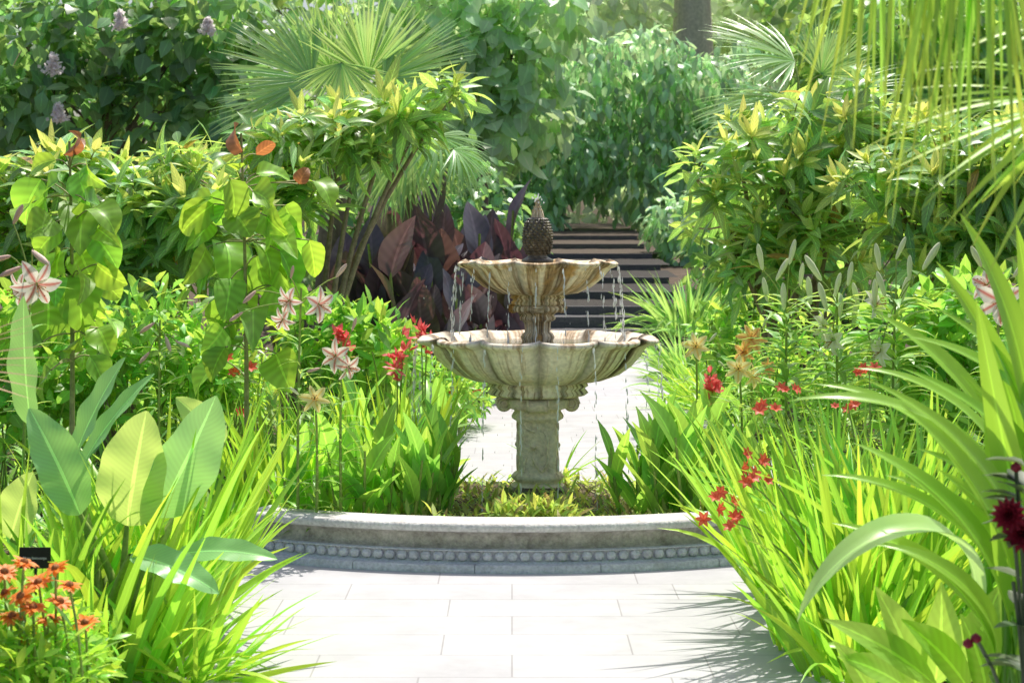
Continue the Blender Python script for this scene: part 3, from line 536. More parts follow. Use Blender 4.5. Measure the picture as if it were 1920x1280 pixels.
# loquat shrubs
loquat('large evergreen shrub with yellow green shoots left of the fountain',570,14.3,ell(14.3,[(450,355,65,60),(540,285,70,55),(640,250,70,45),(735,215,60,40),(835,185,45,35),(670,285,60,35),(550,390,60,60),(450,470,65,90),(770,255,30,20)],.5),110,501,inner=300)
loquat('evergreen shrub with glossy leaves at the left edge behind saplings',220,13,ell(13,[(40,390,70,60),(140,330,70,50),(250,370,70,60),(350,300,50,45),(120,450,100,90),(260,450,110,90),(370,450,80,90),(200,570,140,90),(20,490,80,120)],.5),140,502,inner=700,newp=.55,out=.5)
loquat('large evergreen shrub with pale shoots right of the steps',1480,14.3,ell(14.3,[(1300,320,40,30),(1385,275,55,40),(1475,235,50,40),(1600,220,65,45),(1355,400,55,70),(1460,340,80,65),(1590,350,90,70),(1420,500,75,75),(1540,480,100,85),(1680,300,75,75)],.5),125,503,inner=350,newp=.8,out=.6)
loquat('evergreen shrub at the right edge behind the white lilies',1790,12.2,ell(12.2,[(1700,390,90,80),(1800,330,100,80),(1900,310,90,90),(1750,490,110,90),(1880,450,110,100),(1990,380,80,120)],.5),100,504,inner=500,newp=.7,out=.5)
# lower mid planting
def per(label,px,d,lst,n,L,W,mat,seed,prof=p_lance,name='leafy_perennial',dz=.35,droop=.1,updir=.25):
    rg=np.random.default_rng(seed);x=gx(px,d);root=thing(name,label,'plant',(x,d,0));es=ell(d,lst,dz);st=MB()
    for e in es:
        for k in range(7):
            B=np.array([e[0]+rg.normal()*.06,d+rg.normal()*.06,-.01]);T=np.array(e[:3])+rg.normal(size=3)*np.array(e[3:])*.5;tube(st,bez(B,(B+T)/2,T,4),.005,4)
    st.build('stems',M['stem'],root);mb=MB();cloud(mb,rg,es,n,L,W,prof,droop,.6,seg=3,shell=.35,updir=updir);mb.build('foliage',M[mat],root);return root
per('low dark leafy perennial at left edge under the saplings',60,10.6,[(20,640,80,90),(110,690,90,100),(60,760,90,80)],800,.14,.08,'perennial',601)
per('bushy green perennial between the two saplings',270,10.8,[(220,650,80,90),(310,620,80,80),(260,740,110,80),(370,690,70,80)],1100,.13,.05,'perennial',602)
per('fine leaved green perennial with yellow green tips behind the right sapling',400,11.3,[(400,650,60,50),(460,690,60,70),(400,740,80,60)],900,.09,.02,'grass_lime',603)
per('broad leaved green plant under the left evergreen shrub',640,12.6,[(600,620,70,60),(690,620,60,40),(650,690,90,70),(740,660,45,40)],800,.17,.06,'perennial',604)
per('low green plant edging the path left of the fountain',790,14,[(730,695,60,50),(800,715,60,50),(850,738,40,45)],800,.13,.035,'perennial',605)
per('leafy green plant beside the steps under the right evergreen shrub',1360,14.5,[(1340,640,40,60),(1400,620,60,80),(1480,640,70,90),(1390,720,70,70)],1000,.14,.05,'perennial',606)
per('dense green perennial behind the orange lilies',1500,11.2,[(1440,690,60,70),(1530,680,80,80),(1600,700,80,90),(1480,770,90,80)],1100,.13,.03,'perennial',607)
per('leafy green plant at right edge behind the crinum leaves',1790,9.6,[(1700,640,80,80),(1800,600,90,80),(1890,640,80,100),(1760,740,110,90)],1100,.15,.06,'perennial',608)
clump('spiky fern like tuft at the right foot of the steps',1295,19.5,160,.75,.035,.9,1.1,'fern',609,name='fern',r=.25,prof=p_lance)
clump('soft pale fern tuft beside the upper steps',1290,23.0,200,1.0,.04,.8,1.2,'fern',610,name='fern',r=.3,prof=p_lance,z0=.25)
clump('spiky green tuft along the right edge of the back path',1320,16.2,130,.7,.03,.75,.9,'grass_mid',611,r=.22)
clump('arching green tuft beside the path under the right evergreen shrub',1370,15.2,140,.75,.03,.8,1.,'grass_lime',612,r=.22)
clump('large leaved fern under the left evergreen shrub',690,12.2,46,.75,.12,1.,.9,'fern',613,name='fern',r=.1,prof=p_lance)
clump('thin grassy sprig just behind the fountain pedestal',1045,10.55,26,.42,.014,.9,1.6,'grass_lime',614,r=.03,z0=.1)
# low red flowers by the back path
def redlow(label,px,d,pts,seed):
    rg=np.random.default_rng(seed);root=per(label,px,d,[(px,pts[0][1]+30,50,40)],500,.10,.03,'perennial',seed,name='red_bedding_plant')
    for (x,y) in pts:
        mb=MB();flower6(mb,at(x,y,d-.3),nrm((rg.normal()*.4,-.7,.6)),.05,.6,.5,.9,seed);mb.build('flower',M['red'],root)
redlow('low red flowered bedding plant left of the back path',870,14.6,[(862,712),(880,722),(895,738),(848,735),(838,770)],620)
redlow('low red flowered plant under the leafy perennials at left',420,11.,[(425,672),(440,700),(452,775),(470,690)],621)
# saplings
def sapling(label,px,d,topy,seed,leaves_spec,lx=0,extra=18,y0=330,y1=640,sw=70):
    rg=np.random.default_rng(seed);x=gx(px,d);root=thing('foxglove_tree_sapling',label,'sapling',(x,d,0));T=at(px+lx,topy,d);B=np.array([x,d,-.01]);mb=MB();axis=bez(B,(B+T)/2+np.array([.03,0,0]),T,16);tube(mb,axis,np.linspace(.017,.006,16),7)
    fo=MB();spec=[(*l,0) for l in leaves_spec]
    for k in range(extra):
        y=y0+(y1-y0)*(k+.5)/extra;sd=rg.choice([-1,1]);dx=sd*(12+rg.random()*sw*.6);spec.append((px+lx*.5+dx,y,px+lx*.5+dx*1.8+rg.normal()*16,y+25+rg.random()*60,40+rg.random()*40,0,rg.normal()*.18))
    for (x1,y1,x2,y2,w,red,dd) in spec:
        A=at(x1,y1,d+dd+rg.normal()*.06);Bp=at(x2,y2,d-.05+dd+rg.normal()*.14);zz=min(A[2]-.02,T[2]);k=np.argmin(np.abs(axis[:,2]-zz));s=axis[k]
        tube(mb,bez(s,(s+A)/2+ZV*.03,A,5),.004,5)
        tgt=MB() if red else fo
        leaf_ab(tgt,A,Bp,w*(.85 if red else .95)*d/F,(rg.normal()*.7,-.7,.5+rg.normal()*.4),.5+.9*rg.random(),p_ovate,seg=9,cols=6,fold=.38,wave=.16,rng=rg)
        if red: tgt.build('red_leaf',M['sapling_red'],root)
    mb.build('stem',M['stem_sap'],root);fo.build('foliage',M['sapling'],root)
sapling('tall sapling with heart shaped leaves and a red tip at left',130,9,265,701,[(105,300,60,330,40,0),(165,310,200,350,45,0),(120,290,128,245,28,1),(140,290,150,260,22,1),(150,320,168,385,60,0),(110,340,92,405,60,0),(155,385,150,480,88,0),(115,430,70,480,66,0),(170,430,205,480,60,0),(115,470,118,570,90,0),(160,515,155,625,100,0),(75,500,30,560,70,0),(90,560,85,650,76,0),(185,520,225,560,50,0),(60,380,30,420,50,0)],extra=28,y1=700)
sapling('tall sapling with orange topmost leaf left of the fountain',460,9.4,250,702,[(455,285,448,232,50,1),(480,290,515,268,30,1),(560,345,578,315,36,1),(445,320,400,325,50,0),(480,325,545,340,50,0),(440,380,405,420,66,0),(490,330,490,395,60,0),(440,400,470,445,80,0),(535,385,565,450,72,0),(500,405,505,475,90,0),(420,455,425,545,92,0),(525,470,545,560,88,0),(425,530,440,620,100,0),(480,480,505,555,70,0),(590,340,620,390,60,0),(580,450,590,520,50,0),(545,530,560,600,60,0),(445,560,430,640,80,0)],-8,extra=30,y1=680,sw=110)
# lilies
lily('pink and white striped lily close to the left edge',40,7.6,(60,500,7.6),[(70,535,7.5,.12,(.5,-.75,-.35)),(40,545,7.6,.10,(-.6,-.6,-.2))],[(60,470,7.5,(.5,-.3,-.35),.11),(25,420,7.6,(.3,-.2,.5),.10),(40,500,7.6,(-.6,-.3,-.3),.1),(20,480,7.6,(-.8,-.2,-.2),.1)],'lily_pink',801,bm='bud_pink')
lily('pink striped lily with two open flowers beside the right sapling',560,8.9,(565,540,8.9),[(540,565,8.8,.09,(-.5,-.8,-.2)),(600,572,8.8,.10,(.6,-.75,-.1)),(528,602,8.85,.075,(-.4,-.8,-.4))],[(480,545,8.8,(-.6,-.3,-.6),.09),(455,585,8.8,(-.7,-.3,-.5),.08),(545,522,8.8,(.2,-.3,.8),.07),(630,520,8.9,(.5,-.2,.6),.09)],'lily_pink',802,bm='bud_pink')
lily('pink striped lily nearest the lower fountain bowl',640,9.0,(640,640,9),[(628,668,8.9,.095,(-.3,-.9,.1)),(655,690,8.9,.08,(.6,-.75,-.2))],[(600,690,8.9,(-.8,-.3,-.2),.07),(660,620,8.9,(.3,-.2,.9),.07)],'lily_pink',803,bm='bud_pink')
lily('pale yellow lily low among the grass left of the fountain',590,8.8,(590,725,8.8),[(590,748,8.7,.08,(.1,-.9,.2))],[(560,740,8.7,(-.5,-.3,.5),.06)],'lily_yellow',804,nl=30)
lily('lily with drooping closed buds between the two saplings',300,9.2,(300,600,9.2),[],[(290,605,9.1,(-.7,-.2,-.5),.09),(310,630,9.1,(.3,-.3,-.7),.09),(280,660,9.1,(-.4,-.3,-.5),.08),(330,640,9.1,(.8,-.2,-.3),.08)],'lily_pink',805,bm='bud_pink')
rg=np.random.default_rng(77)
LW=[('tall white lily with many upright buds, left of the white lily group',1475,9.4,[(1545,612,9.2,.10,(.8,-.5,.1))],[(1430,470),(1455,490),(1480,460),(1500,500),(1520,535),(1470,545),(1440,530)]),
('tall white lily with open blooms in the middle of the white lily group',1570,9.2,[(1640,572,9.,.10,(.7,-.6,.4)),(1560,640,9.1,.09,(-.7,-.6,-.3))],[(1540,490),(1565,520),(1590,500),(1610,540),(1575,560),(1550,545),(1600,580)]),
('tall white lily with slim buds at the right of the white lily group',1680,9.0,[(1650,660,8.9,.09,(-.8,-.5,-.2))],[(1650,470),(1680,450),(1705,490),(1690,530),(1660,520),(1730,470),(1640,540)])]
for i,(lab,px,d,fl,bd) in enumerate(LW):
    lily(lab,px,d,(px,545,d),fl,[(x,y+36,d-.05*(k%3),(rg.normal()*.25+(x-px)/140,-.2,1.),.12+.04*rg.random()) for k,(x,y) in enumerate(bd)],'lily_white',810+i,nl=120,Ll=.24,bw=.88,lw=.042,tmax=.96)
lily('yellow lily flowering beside the steps right of the lower bowl',1305,11.,(1305,630,11),[(1305,650,10.9,.10,(-.2,-.9,.2))],[(1330,640,10.9,(.5,-.2,.6),.07)],'lily_yellow',820)
lily('yellow and orange lily right of the fountain, highest of the coloured lilies',1410,10.4,(1410,620,10.4),[(1410,635,10.3,.10,(.1,-.9,.3)),(1440,690,10.3,.08,(.7,-.7,.1)),(1395,660,10.3,.085,(-.6,-.7,.0))],[(1430,615,10.3,(.3,-.2,.8),.07)],'lily_orange',821)
lily('pale yellow lily just above the right grass clump',1385,9.8,(1385,680,9.8),[(1385,692,9.7,.09,(-.2,-.9,.2)),(1415,706,9.7,.075,(.6,-.7,.1))],[(1360,690,9.7,(-.5,-.2,.5),.06)],'lily_yellow',822)
lily('pink tinged lily at the right edge behind the broad leaves',1870,7.4,(1870,520,7.4),[(1875,565,7.3,.12,(-.3,-.9,-.1)),(1850,535,7.4,.10,(-.7,-.6,.2))],[(1900,520,7.4,(.4,-.2,.6),.1),(1840,500,7.4,(-.4,-.2,.7),.1)],'lily_pink',823)
# grasses and cannas left of the fountain
clump('upright lime green sword leaved clump left of the fountain bed',525,9.5,75,.86,.055,.28,.4,'grass_lime',901,r=.20)
clump('sword leaved clump behind the bed, under the pink lilies',640,9.9,75,.82,.050,.30,.45,'grass_mid',902,r=.22)
clump('lime green sword leaved clump directly left of the fountain pedestal',738,10.2,75,.88,.050,.28,.4,'grass_lime',903,r=.20)
canna('red flowered canna left of the lower bowl',745,10.0,.75,4,'canna_green',910,flowers=((745,690,9.9),(755,660,9.9)))
canna('tall red flowered canna just behind the left rim of the lower bowl',795,10.9,.8,4,'canna_green',911,flowers=((790,625,10.9),(800,640,10.9)))
canna('red flowered canna in front of the broad leaved plant at left',635,10.8,.8,4,'canna_green',912,flowers=((636,640,10.8),(650,655,10.8)))
CK=dict(tilt=.27,Wr=.25,Lr=.70,bend=.12,rollv=.25,lv=4)
canna('green canna at the left end of the fountain bed',590,9.25,.56,6,'canna_green',913,z0=.1,r=.16,**CK)
canna('broad leaved green canna second from the left in the fountain bed',675,9.2,.62,7,'canna_green',914,z0=.1,r=.16,tilt=.3,Wr=.30,Lr=.66,bend=.2,lv=4)
canna('upright green canna third from the left in the fountain bed',750,9.2,.62,8,'canna_green',915,z0=.1,r=.15,**CK)
canna('green canna with brown edged leaf nearest the pedestal on its left',812,9.35,.60,7,'canna_green',916,z0=.1,r=.11,**CK)
canna('narrow leaved green canna nearest the pedestal on its right',1195,9.35,.58,5,'canna_green',917,z0=.1,r=.09,tilt=.38,Wr=.19,Lr=.74,bend=.1,lv=4)
canna('green canna in the right half of the fountain bed',1260,9.2,.68,8,'canna_green',918,z0=.1,r=.14,**CK)
canna('dense green canna at the right end of the fountain bed',1335,9.1,.72,10,'canna_green',919,z0=.1,r=.18,**CK)
canna('red flowered canna behind the right end of the bed',1340,10.6,.8,4,'canna_green',920,flowers=((1335,722,10.5),(1342,738,10.5)))
# low cover in the bed
mb=MB();rg=np.random.default_rng(31);n=3400
px_=-1.25+2.6*rg.random(n);yf=KC[1]-np.sqrt((KR-.26)**2-(px_-KC[0])**2)+.03;py_=yf+(10.6-yf)*rg.random(n)**1.2
hgt=.03+.08*rg.random(n)*(np.sin(px_*9)*.4+.7);ll=.05+.07*rg.random(n)
blades(mb,np.stack([px_,py_,.1+hgt*rg.random(n)],1),rg.random(n)*6.28,.4+.9*rg.random(n),ll,.014+.014*rg.random(n),.8*rg.random(n),p_lance,seg=3)
tag(mb.build('ground_cover',M['cover']),'low feathery yellow green ground cover filling the fountain bed','ground cover',kind='stuff')
per('low leafy plant spilling at the front foot of the pedestal',1000,8.95,[(990,962,46,20),(955,968,40,18),(1040,966,36,18)],520,.085,.022,'cover',621,name='ground_cover_mound',dz=.14,updir=.5)
for nm,xr,yr,n,s in (('ground_cover',(-4.6,-1.15),(6.2,22),9000,41),('ground_cover',(1.2,5.2),(6.2,22),9000,42)):
    rg=np.random.default_rng(s);mb=MB();x=xr[0]+(xr[1]-xr[0])*rg.random(n);y=yr[0]+(yr[1]-yr[0])*rg.random(n)**1.3
    if s==42: kk=x>np.interp(y,[0,9,11,23],[1.3,1.6,1.85,2.3])
    else: kk=x<np.interp(y,[0,9,10.6,23],[-1.35,-1.55,-.7,-1.05])
    x=x[kk];y=y[kk];n=len(x)
    blades(mb,np.stack([x,y,np.zeros(n)],1),rg.random(n)*6.28,.3+.9*rg.random(n),.12+.16*rg.random(n),.03+.02*rg.random(n),.9*rg.random(n),p_lance,seg=3)
    tag(mb.build(nm,M['perennial']),'low green ground cover in the %s border'%('left' if s==41 else 'right'),'ground cover',kind='stuff')
# ------------------------------------------------------------------ FRONT LEFT
clump('tall lime green grassy clump behind the young banana',315,7.15,115,.98,.048,.34,.5,'grass_lime',1001,r=.22,lean=.04)
clump('dense arching grassy clump at the foot of the young banana',190,6.5,120,.80,.048,.52,.8,'grass_lime',1002,r=.24)
clump('grassy clump at the left edge behind the orange flowers',40,6.7,80,.88,.044,.45,.6,'grass_mid',1003,r=.2)
clump('flopped grass tuft spilling onto the path at lower left',360,6.42,70,.54,.032,1.5,.8,'grass_lime',1004,r=.12,lean=.4)
clump('short grassy tuft against the left end of the kerb',375,7.7,50,.50,.038,.45,.6,'grass_lime',1005,r=.12)
bn=thing('banana_plant','young banana with broad upright leaves at front left','plant',(gx(220,6.6),6.6,0))
st=MB();Bb=np.array([gx(220,6.6),6.6,0.])
for i,(x1,y1,x2,y2,w,mt,fc,bd,dd) in enumerate([(238,985,275,770,132,'banana',(-.1,-1,.1),.25,0.),(292,970,405,742,124,'banana_cool',(.55,-.8,.25),.3,.05),(135,870,235,670,76,'banana_cool',(-.6,-.6,.5),.25,.3),(58,800,45,555,72,'banana_cool',(-.5,-.9,.2),.2,.4),(150,965,55,765,98,'banana_cool',(.5,-.8,.3),.3,.1),(245,1040,410,1112,74,'banana_cool',(.1,-.6,.8),.7,-.25),(330,1040,520,1048,56,'banana_cool',(.1,-.7,.8),.7,-.1),(20,1010,62,885,84,'banana',(-.2,-1,.2),.3,0.),(150,880,290,700,56,'banana_cool',(-.5,-.6,.6),.4,.45),(420,830,330,745,60,'banana',(.3,-.8,.2),.4,.5)]):
    d=6.6+dd;A=at(x1,y1,d);B=at(x2,y2,d-.06);mb=MB();leaf_ab(mb,A,B,w*d/F,fc,bd,p_paddle,seg=18,cols=8,fold=.24,wave=.11,rng=np.random.default_rng(i),wk=19);o=mb.build('leaf',M[mt],bn)
    s=Bb+np.array([.05*math.sin(i*2.1),.05*math.cos(i*1.7),0]);tube(st,bez(s,(s*.5+A*.5)+np.array([(s[0]-A[0])*.3,0,.05]),A,8),np.linspace(.024,.009,8),7)
st.build('stem',M['stem'],bn)
# orange coneflowers
def cone(label,px,d,x,y,seed,r=.044):
    rg=np.random.default_rng(seed);bx=gx(px,d);root=thing('orange_coneflower',label,'flower',(bx,d,0),'orange coneflowers at the front left');T=at(x,y,d);B=np.array([bx,d,0]);mb=MB();tube(mb,bez(B,(B+T)/2+np.array([rg.normal()*.03,0,.02]),T,7),.004,5);mb.build('stem',M['stem'],root)
    ax=nrm((rg.normal()*.35,-.3+rg.normal()*.15,1));n=17;mb=MB();blades(mb,T,np.arange(n)*2*PI/n+rg.random(),1.3+rg.normal(size=n)*.12,r*(.85+.3*rg.random(n)),.018,.35+.5*rg.random(n),p_petal,axis=ax,seg=3);f=mb.build('flower',M['orange'],root)
    mb=MB();A,X,Y=frame(ax);tube(mb,[T-A*.004,T+A*.002,T+A*.009,T+A*.014,T+A*.016],[.010,.014,.012,.006,.0005],10);mb.build('flower_cone',M['cone'],f)
    mb=MB();nl=16;t=.1+.75*rg.random(nl);blades(mb,B+(T-B)*t[:,None],rg.random(nl)*6.28,.7+.4*rg.random(nl),.09+.05*rg.random(nl),.022,.8*rg.random(nl),p_lance,seg=4);mb.build('foliage',M['perennial'],root)
CN=[(45,1055,'highest orange coneflower at lower left'),(105,1066,'orange coneflower right of the highest one'),(8,1072,'orange coneflower cut by the left frame edge, upper'),(40,1118,'orange coneflower at the centre of the cluster'),(92,1162,'orange coneflower low in the middle of the cluster'),(160,1168,'rightmost orange coneflower of the cluster'),(22,1156,'orange coneflower low near the left edge'),(72,1092,'orange coneflower just under the highest one'),(10,1112,'orange coneflower cut by the left frame edge, lower'),(62,1140,'orange coneflower right below the centre one'),(112,1128,'orange coneflower halfway between the centre bloom and the rightmost bloom'),(52,1192,'lowest orange coneflower of the cluster'),(130,1098,'orange coneflower above and left of the rightmost bloom')]
for i,(x,y,lab) in enumerate(CN): cone(lab,x-10+i*3,5.3+.05*(i%3),x,y,1100+i)
per('fine leafy foliage under the orange coneflowers',60,5.5,[(20,1210,70,80),(90,1220,60,70),(150,1250,40,60)],900,.09,.024,'grass_lime',1110)
# plant label
sg=thing('plant_label','small black plant name label among leaves at left','sign',(gx(66,6.0),6.0,0));p=at(66,1045,6.0)
mb=MB();box(mb,(p[0]-.052,p[1]-.004,p[2]-.035),(p[0]+.052,p[1],p[2]+.035));pl=mb.build('label_plate',M['sign_black'],sg,smooth=False)
mb=MB();tube(mb,[(p[0],p[1]+.006,0),(p[0],p[1]+.006,p[2])],.005,6);mb.build('stake',M['sign_black'],sg)
def text(s,x,z,size,par):
    cu=bpy.data.curves.new('t','FONT');cu.body=s;cu.size=size;cu.align_x='CENTER';cu.extrude=.0006;o=bpy.data.objects.new('t',cu);C.objects.link(o);bpy.context.view_layer.update()
    me=bpy.data.meshes.new_from_object(o.evaluated_get(bpy.context.evaluated_depsgraph_get()));bpy.data.objects.remove(o)
    me.materials.clear();me.materials.append(M['sign_white']);t=bpy.data.objects.new('lettering',me);C.objects.link(t);t.parent=par
    t.rotation_euler=(PI/2,0,0);org=ORG[par.name];t.location=(x-org[0],p[1]-.0055-org[1],z-org[2])
text('Musa lasiocarpa',p[0],p[2]-.004,.0125,pl)
# dry palm segments at the left edge
dp=thing('palm_frond','dry brown palm frond tips reaching in at the left edge','palm frond',at(-160,690,5.0));rg=np.random.default_rng(8)
mb=MB()
for k in range(9):
    y=578+k*22;leaf_ab(mb,at(-160,690,5),at(60+rg.integers(60),y+rg.integers(-6,6),4.95),.012,(0,-.3,1),.15,p_lance,seg=6)
mb.build('frond',M['palm_dry'],dp)
# ------------------------------------------------------------------ FRONT RIGHT
clump('large lime green grassy clump with red flowers right of the kerb',1585,7.0,165,1.0,.044,.42,.55,'grass_lime',1201,r=.30,lean=-.06,stalks=((1415,857,6.9),(1440,762,7.),(1400,900,6.8),(1355,935,6.7),(1365,975,6.7)),fs=.034)
clump('grassy clump overhanging the right end of the kerb',1500,7.8,90,.80,.042,.42,.6,'grass_lime',1202,r=.20)
clump('grassy clump behind the red flowered clump at right',1630,8.0,110,1.0,.040,.40,.6,'grass_mid',1203,r=.26,stalks=((1490,730,8.),(1590,760,8.),(1630,690,8.1)),fs=.03)
clump('arching grassy clump low at right beside the path',1620,6.5,100,.66,.042,.6,.8,'grass_lime',1204,r=.22,lean=-.05)
clump('tall grassy clump between the lilies and the broad leaves',1740,7.2,100,1.08,.042,.40,.6,'grass_mid',1205,r=.24)
bl=thing('broad_leaved_lily','large plant with long arching strap leaves at front right','plant',(gx(1890,5.),5.,0));Bb=np.array([gx(1890,5.),5.,0.])
FA=(.55,-.6,.55);FB=(.35,-.8,.4);FCc=(.15,-.95,.2)
LV=[(1880,900,1478,752,50,(.1,-.45,1),1.2,'broad'),(1900,980,1640,585,80,FA,1.1,'broad'),(1910,940,1755,490,76,FB,.9,'broad'),(1930,860,1800,400,70,FB,.8,'broad'),(1940,780,1905,420,60,FCc,.4,'broad'),(1830,1110,1495,1165,84,(0,-.4,1),2.7,'pale_arch'),(1890,1260,1600,830,78,FA,1.5,'broad'),(1900,1250,1690,760,86,FA,1.1,'broad'),(1900,1290,1790,790,86,FB,.9,'broad'),(1870,1280,1560,980,64,FA,1.6,'broad'),(1930,1200,1850,690,76,(-.3,-.8,.2),.7,'broad'),(1960,1000,1890,560,70,FCc,.6,'broad'),(1850,1000,1530,720,54,(.3,-.5,.8),1.5,'broad'),(1980,900,1700,630,60,(.3,-.5,.8),1.3,'broad'),
(1900,1150,1620,710,60,FA,1.4,'broad'),(1920,1100,1740,650,64,FA,1.,'broad'),(1880,1200,1540,890,54,(.4,-.5,.75),1.7,'broad'),(1930,1050,1830,560,62,(-.3,-.8,.3),.8,'broad'),(1900,1000,1600,690,50,(.3,-.45,.85),1.7,'broad'),(1900,1220,1660,890,66,FA,1.8,'broad'),(1920,1180,1760,880,70,FB,1.5,'broad'),(1860,1260,1640,1020,58,FA,1.9,'broad'),
(1960,1250,1880,880,80,FCc,.8,'broad'),(1970,1150,1800,700,74,FB,1.2,'broad'),(1980,1080,1860,640,74,FB,.8,'broad'),(1990,980,1760,580,64,FA,1.2,'broad'),(1950,1200,1720,840,70,FA,1.6,'broad'),(2000,1000,1910,720,80,FCc,.7,'broad'),(1990,1200,1830,950,74,FB,1.6,'broad'),(1960,1100,1690,690,56,FA,1.5,'broad')]
for i,(x1,y1,x2,y2,w,fc,bd,mt) in enumerate(LV):
    d=5.0+.09*((i*5)%7-3);A=at(x1,y1,d);mb=MB();leaf_ab(mb,A,at(x2,y2,d-.05-.1*(i%3)),w*d/F,fc,bd,p_strap,seg=20,cols=4,fold=.35,wave=.05,rng=np.random.default_rng(i),wk=12);
    s=Bb+np.array([.05*math.sin(i),.05*math.cos(i*2),0]);tube(mb,bez(s,(s+A)/2+np.array([(s[0]-A[0])*.25,0,0]),A,8),np.linspace(.018,.010,8),6);mb.build('leaf',M[mt],bl)
bl=thing('cardamom_plant','low plant with short broad pointed leaves at lower right','plant',(gx(1720,4.9),4.9,0));st=MB()
for i,(x1,y1,x2,y2,w) in enumerate([(1760,1290,1545,1160,70),(1720,1300,1640,1098,84),(1750,1290,1765,1090,78),(1790,1290,1880,1090,80),(1700,1290,1570,1230,60),(1820,1300,1690,1160,80),(1850,1310,1800,1150,76),(1690,1310,1700,1180,70),(1640,1320,1560,1200,60)]):
    d=4.9+.05*(i%4);A=at(x1,y1,d);mb=MB();leaf_ab(mb,A,at(x2,y2,d-.05),w*d/F,(.1,-.7,.7),.6,p_lance,seg=10,cols=4,fold=.25,wave=.04,rng=np.random.default_rng(i));mb.build('leaf',M['canna_green'],bl)
    s=np.array([gx(1720,4.9)+.03*math.sin(i),4.9,0]);tube(st,bez(s,(s+A)/2,A,6),.007,6)
st.build('stem',M['stem'],bl)
# dark dahlia
dh=thing('dahlia_plant','dark red dahlia at the right frame edge','flower',(gx(1930,4.3),4.3,0));rg=np.random.default_rng(9)
mb=MB();B=np.array([gx(1930,4.3),4.3,0]);
for q in ((1895,965),(1915,1000),(1905,880),(1900,1090),(1830,1195)): tube(mb,bez(B,np.array([B[0],4.3,at(*q,4.3)[2]*.7]),at(*q,4.3),7),.005,5)
mb.build('stem',M['dahlia_leaf'],dh)
for (x,y,r) in ((1893,965,.045),(1918,1000,.05)):
    mb=MB();T=at(x,y,4.25)
    for k in range(5): n=14-2*k;blades(mb,T,np.arange(n)*2*PI/n+k,1.6-.32*k,r*(1-.12*k),.018,-.5,p_petal,axis=nrm((-.5,-.8,.2)),seg=3,fold=.5)
    mb.build('flower',M['dahlia'],dh)
for (x,y) in ((1905,875),(1830,1195),(1815,1205)):
    mb=MB();T=at(x,y,4.28);tube(mb,[T-ZV*.012,T-ZV*.006,T+ZV*.004,T+ZV*.012],[.004,.013,.012,.001],8);mb.build('bud',M['dahlia'],dh)
mb=MB();n=26;t=rg.random(n);blades(mb,np.stack([np.full(n,B[0])-.02*rg.random(n),np.full(n,4.3),.35+.7*t],1),PI+rg.normal(size=n)*.9,.9+.5*rg.random(n),.10,.055,.5,p_lance,seg=4,fold=.2);mb.build('foliage',M['dahlia_leaf'],dh)
# near palm, top right
npm=thing('fan_palm','near fan palm with hanging yellow green leaf tips at top right','palm',(gx(2250,4.3),4.3,0));T=at(2250,-60,4.3);mb=MB();tube(mb,[(gx(2250,4.3),4.3,-.02),(gx(2250,4.3),4.3,1.),(gx(2250,4.3),4.3,T[2])],[.1,.09,.08],12);mb.build('trunk',M['bark'],npm)
rg=np.random.default_rng(12)
def hang(hx,hy,d,tips,w,seed,cv=.35):
    rg=np.random.default_rng(seed);mb=MB();hub=at(hx,hy,d)
    for (x,y) in tips:
        e=at(x,y,d-.1+rg.normal()*.08);leaf_ab(mb,hub+rg.normal(size=3)*.01,e,w*(.7+.5*rg.random()),(rg.normal()*.3,-.5,1) if abs(x-hx)>200 else (rg.choice([-1,1])*.4,-1,.3),cv*(.5+rg.random()),p_palm,seg=9,fold=.4)
    o=mb.build('frond',M['palm_near'],npm);mb=MB();tube(mb,bez(T,(T+hub)/2+ZV*.1,hub,6),.012,6);mb.build('leaf_stalk',M['stem'],o)
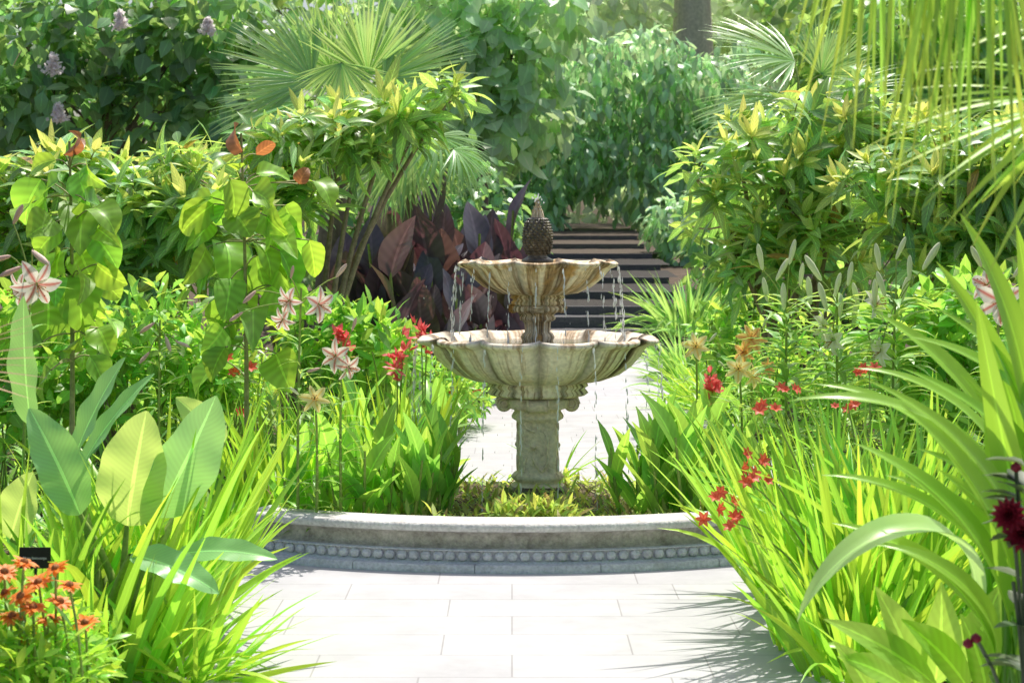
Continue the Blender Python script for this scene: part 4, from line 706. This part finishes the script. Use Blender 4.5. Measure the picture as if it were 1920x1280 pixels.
hang(1660,-560,4.0,[(1480+i*11+rg.integers(-8,8),60+int(rg.random()*240)) for i in range(31)],.019,1,.2)
hang(1830,-560,3.9,[(1640+i*9+rg.integers(-8,8),120+int(rg.random()*320)) for i in range(36)],.019,2,.2)
hang(2040,190,4.2,[(1640,180),(1600,290),(1650,330),(1720,400),(1760,440),(1820,470),(1640,240),(1690,270),(1780,330),(1840,380),(1900,440),(1700,140),(1760,120),(1750,220),(1850,520),(1620,220),(1670,300),(1740,360),(1800,420)],.019,3,.6)
hang(2020,60,4.4,[(1700,60),(1720,150),(1740,210),(1800,290),(1860,330),(1900,350),(1680,20),(1780,40),(1920,300)],.019,4,.7)
# ------------------------------------------------------------------ light, world, camera
el,az=math.radians(63),math.radians(20)
v=Vector((math.sin(az)*math.cos(el),math.cos(az)*math.cos(el),math.sin(el)))
sl=bpy.data.lights.new('sun','SUN');sl.energy=5;sl.angle=math.radians(.5);sl.color=(1,.95,.86);so=bpy.data.objects.new('sun',sl);C.objects.link(so);so.rotation_euler=v.to_track_quat('Z','Y').to_euler()
w=bpy.data.worlds.new('World');bpy.context.scene.world=w;w.use_nodes=True;nt=w.node_tree;nt.nodes.clear()
sk=nd(nt,'ShaderNodeTexSky');sk.sky_type='NISHITA';sk.sun_disc=False;sk.sun_elevation=el;sk.sun_rotation=az;sk.air_density=1.;sk.dust_density=4.
bg=nd(nt,'ShaderNodeBackground');bg.inputs[1].default_value=.15;ow=nd(nt,'ShaderNodeOutputWorld');nt.links.new(sk.outputs[0],bg.inputs[0]);nt.links.new(bg.outputs[0],ow.inputs[0])
cd=bpy.data.cameras.new('camera');co=bpy.data.objects.new('camera',cd);C.objects.link(co);co.location=(0,0,H);co.rotation_euler=(PI/2,0,0)
cd.sensor_width=36;cd.lens=36*F/1920;cd.shift_y=-(640-HY)/1920;cd.clip_end=1000;cd.clip_start=.05
cd.dof.use_dof=True;cd.dof.focus_distance=9.5;cd.dof.aperture_fstop=6.3
sc=bpy.context.scene;sc.camera=co;sc.view_settings.view_transform='Standard';sc.view_settings.look='None';sc.view_settings.exposure=0
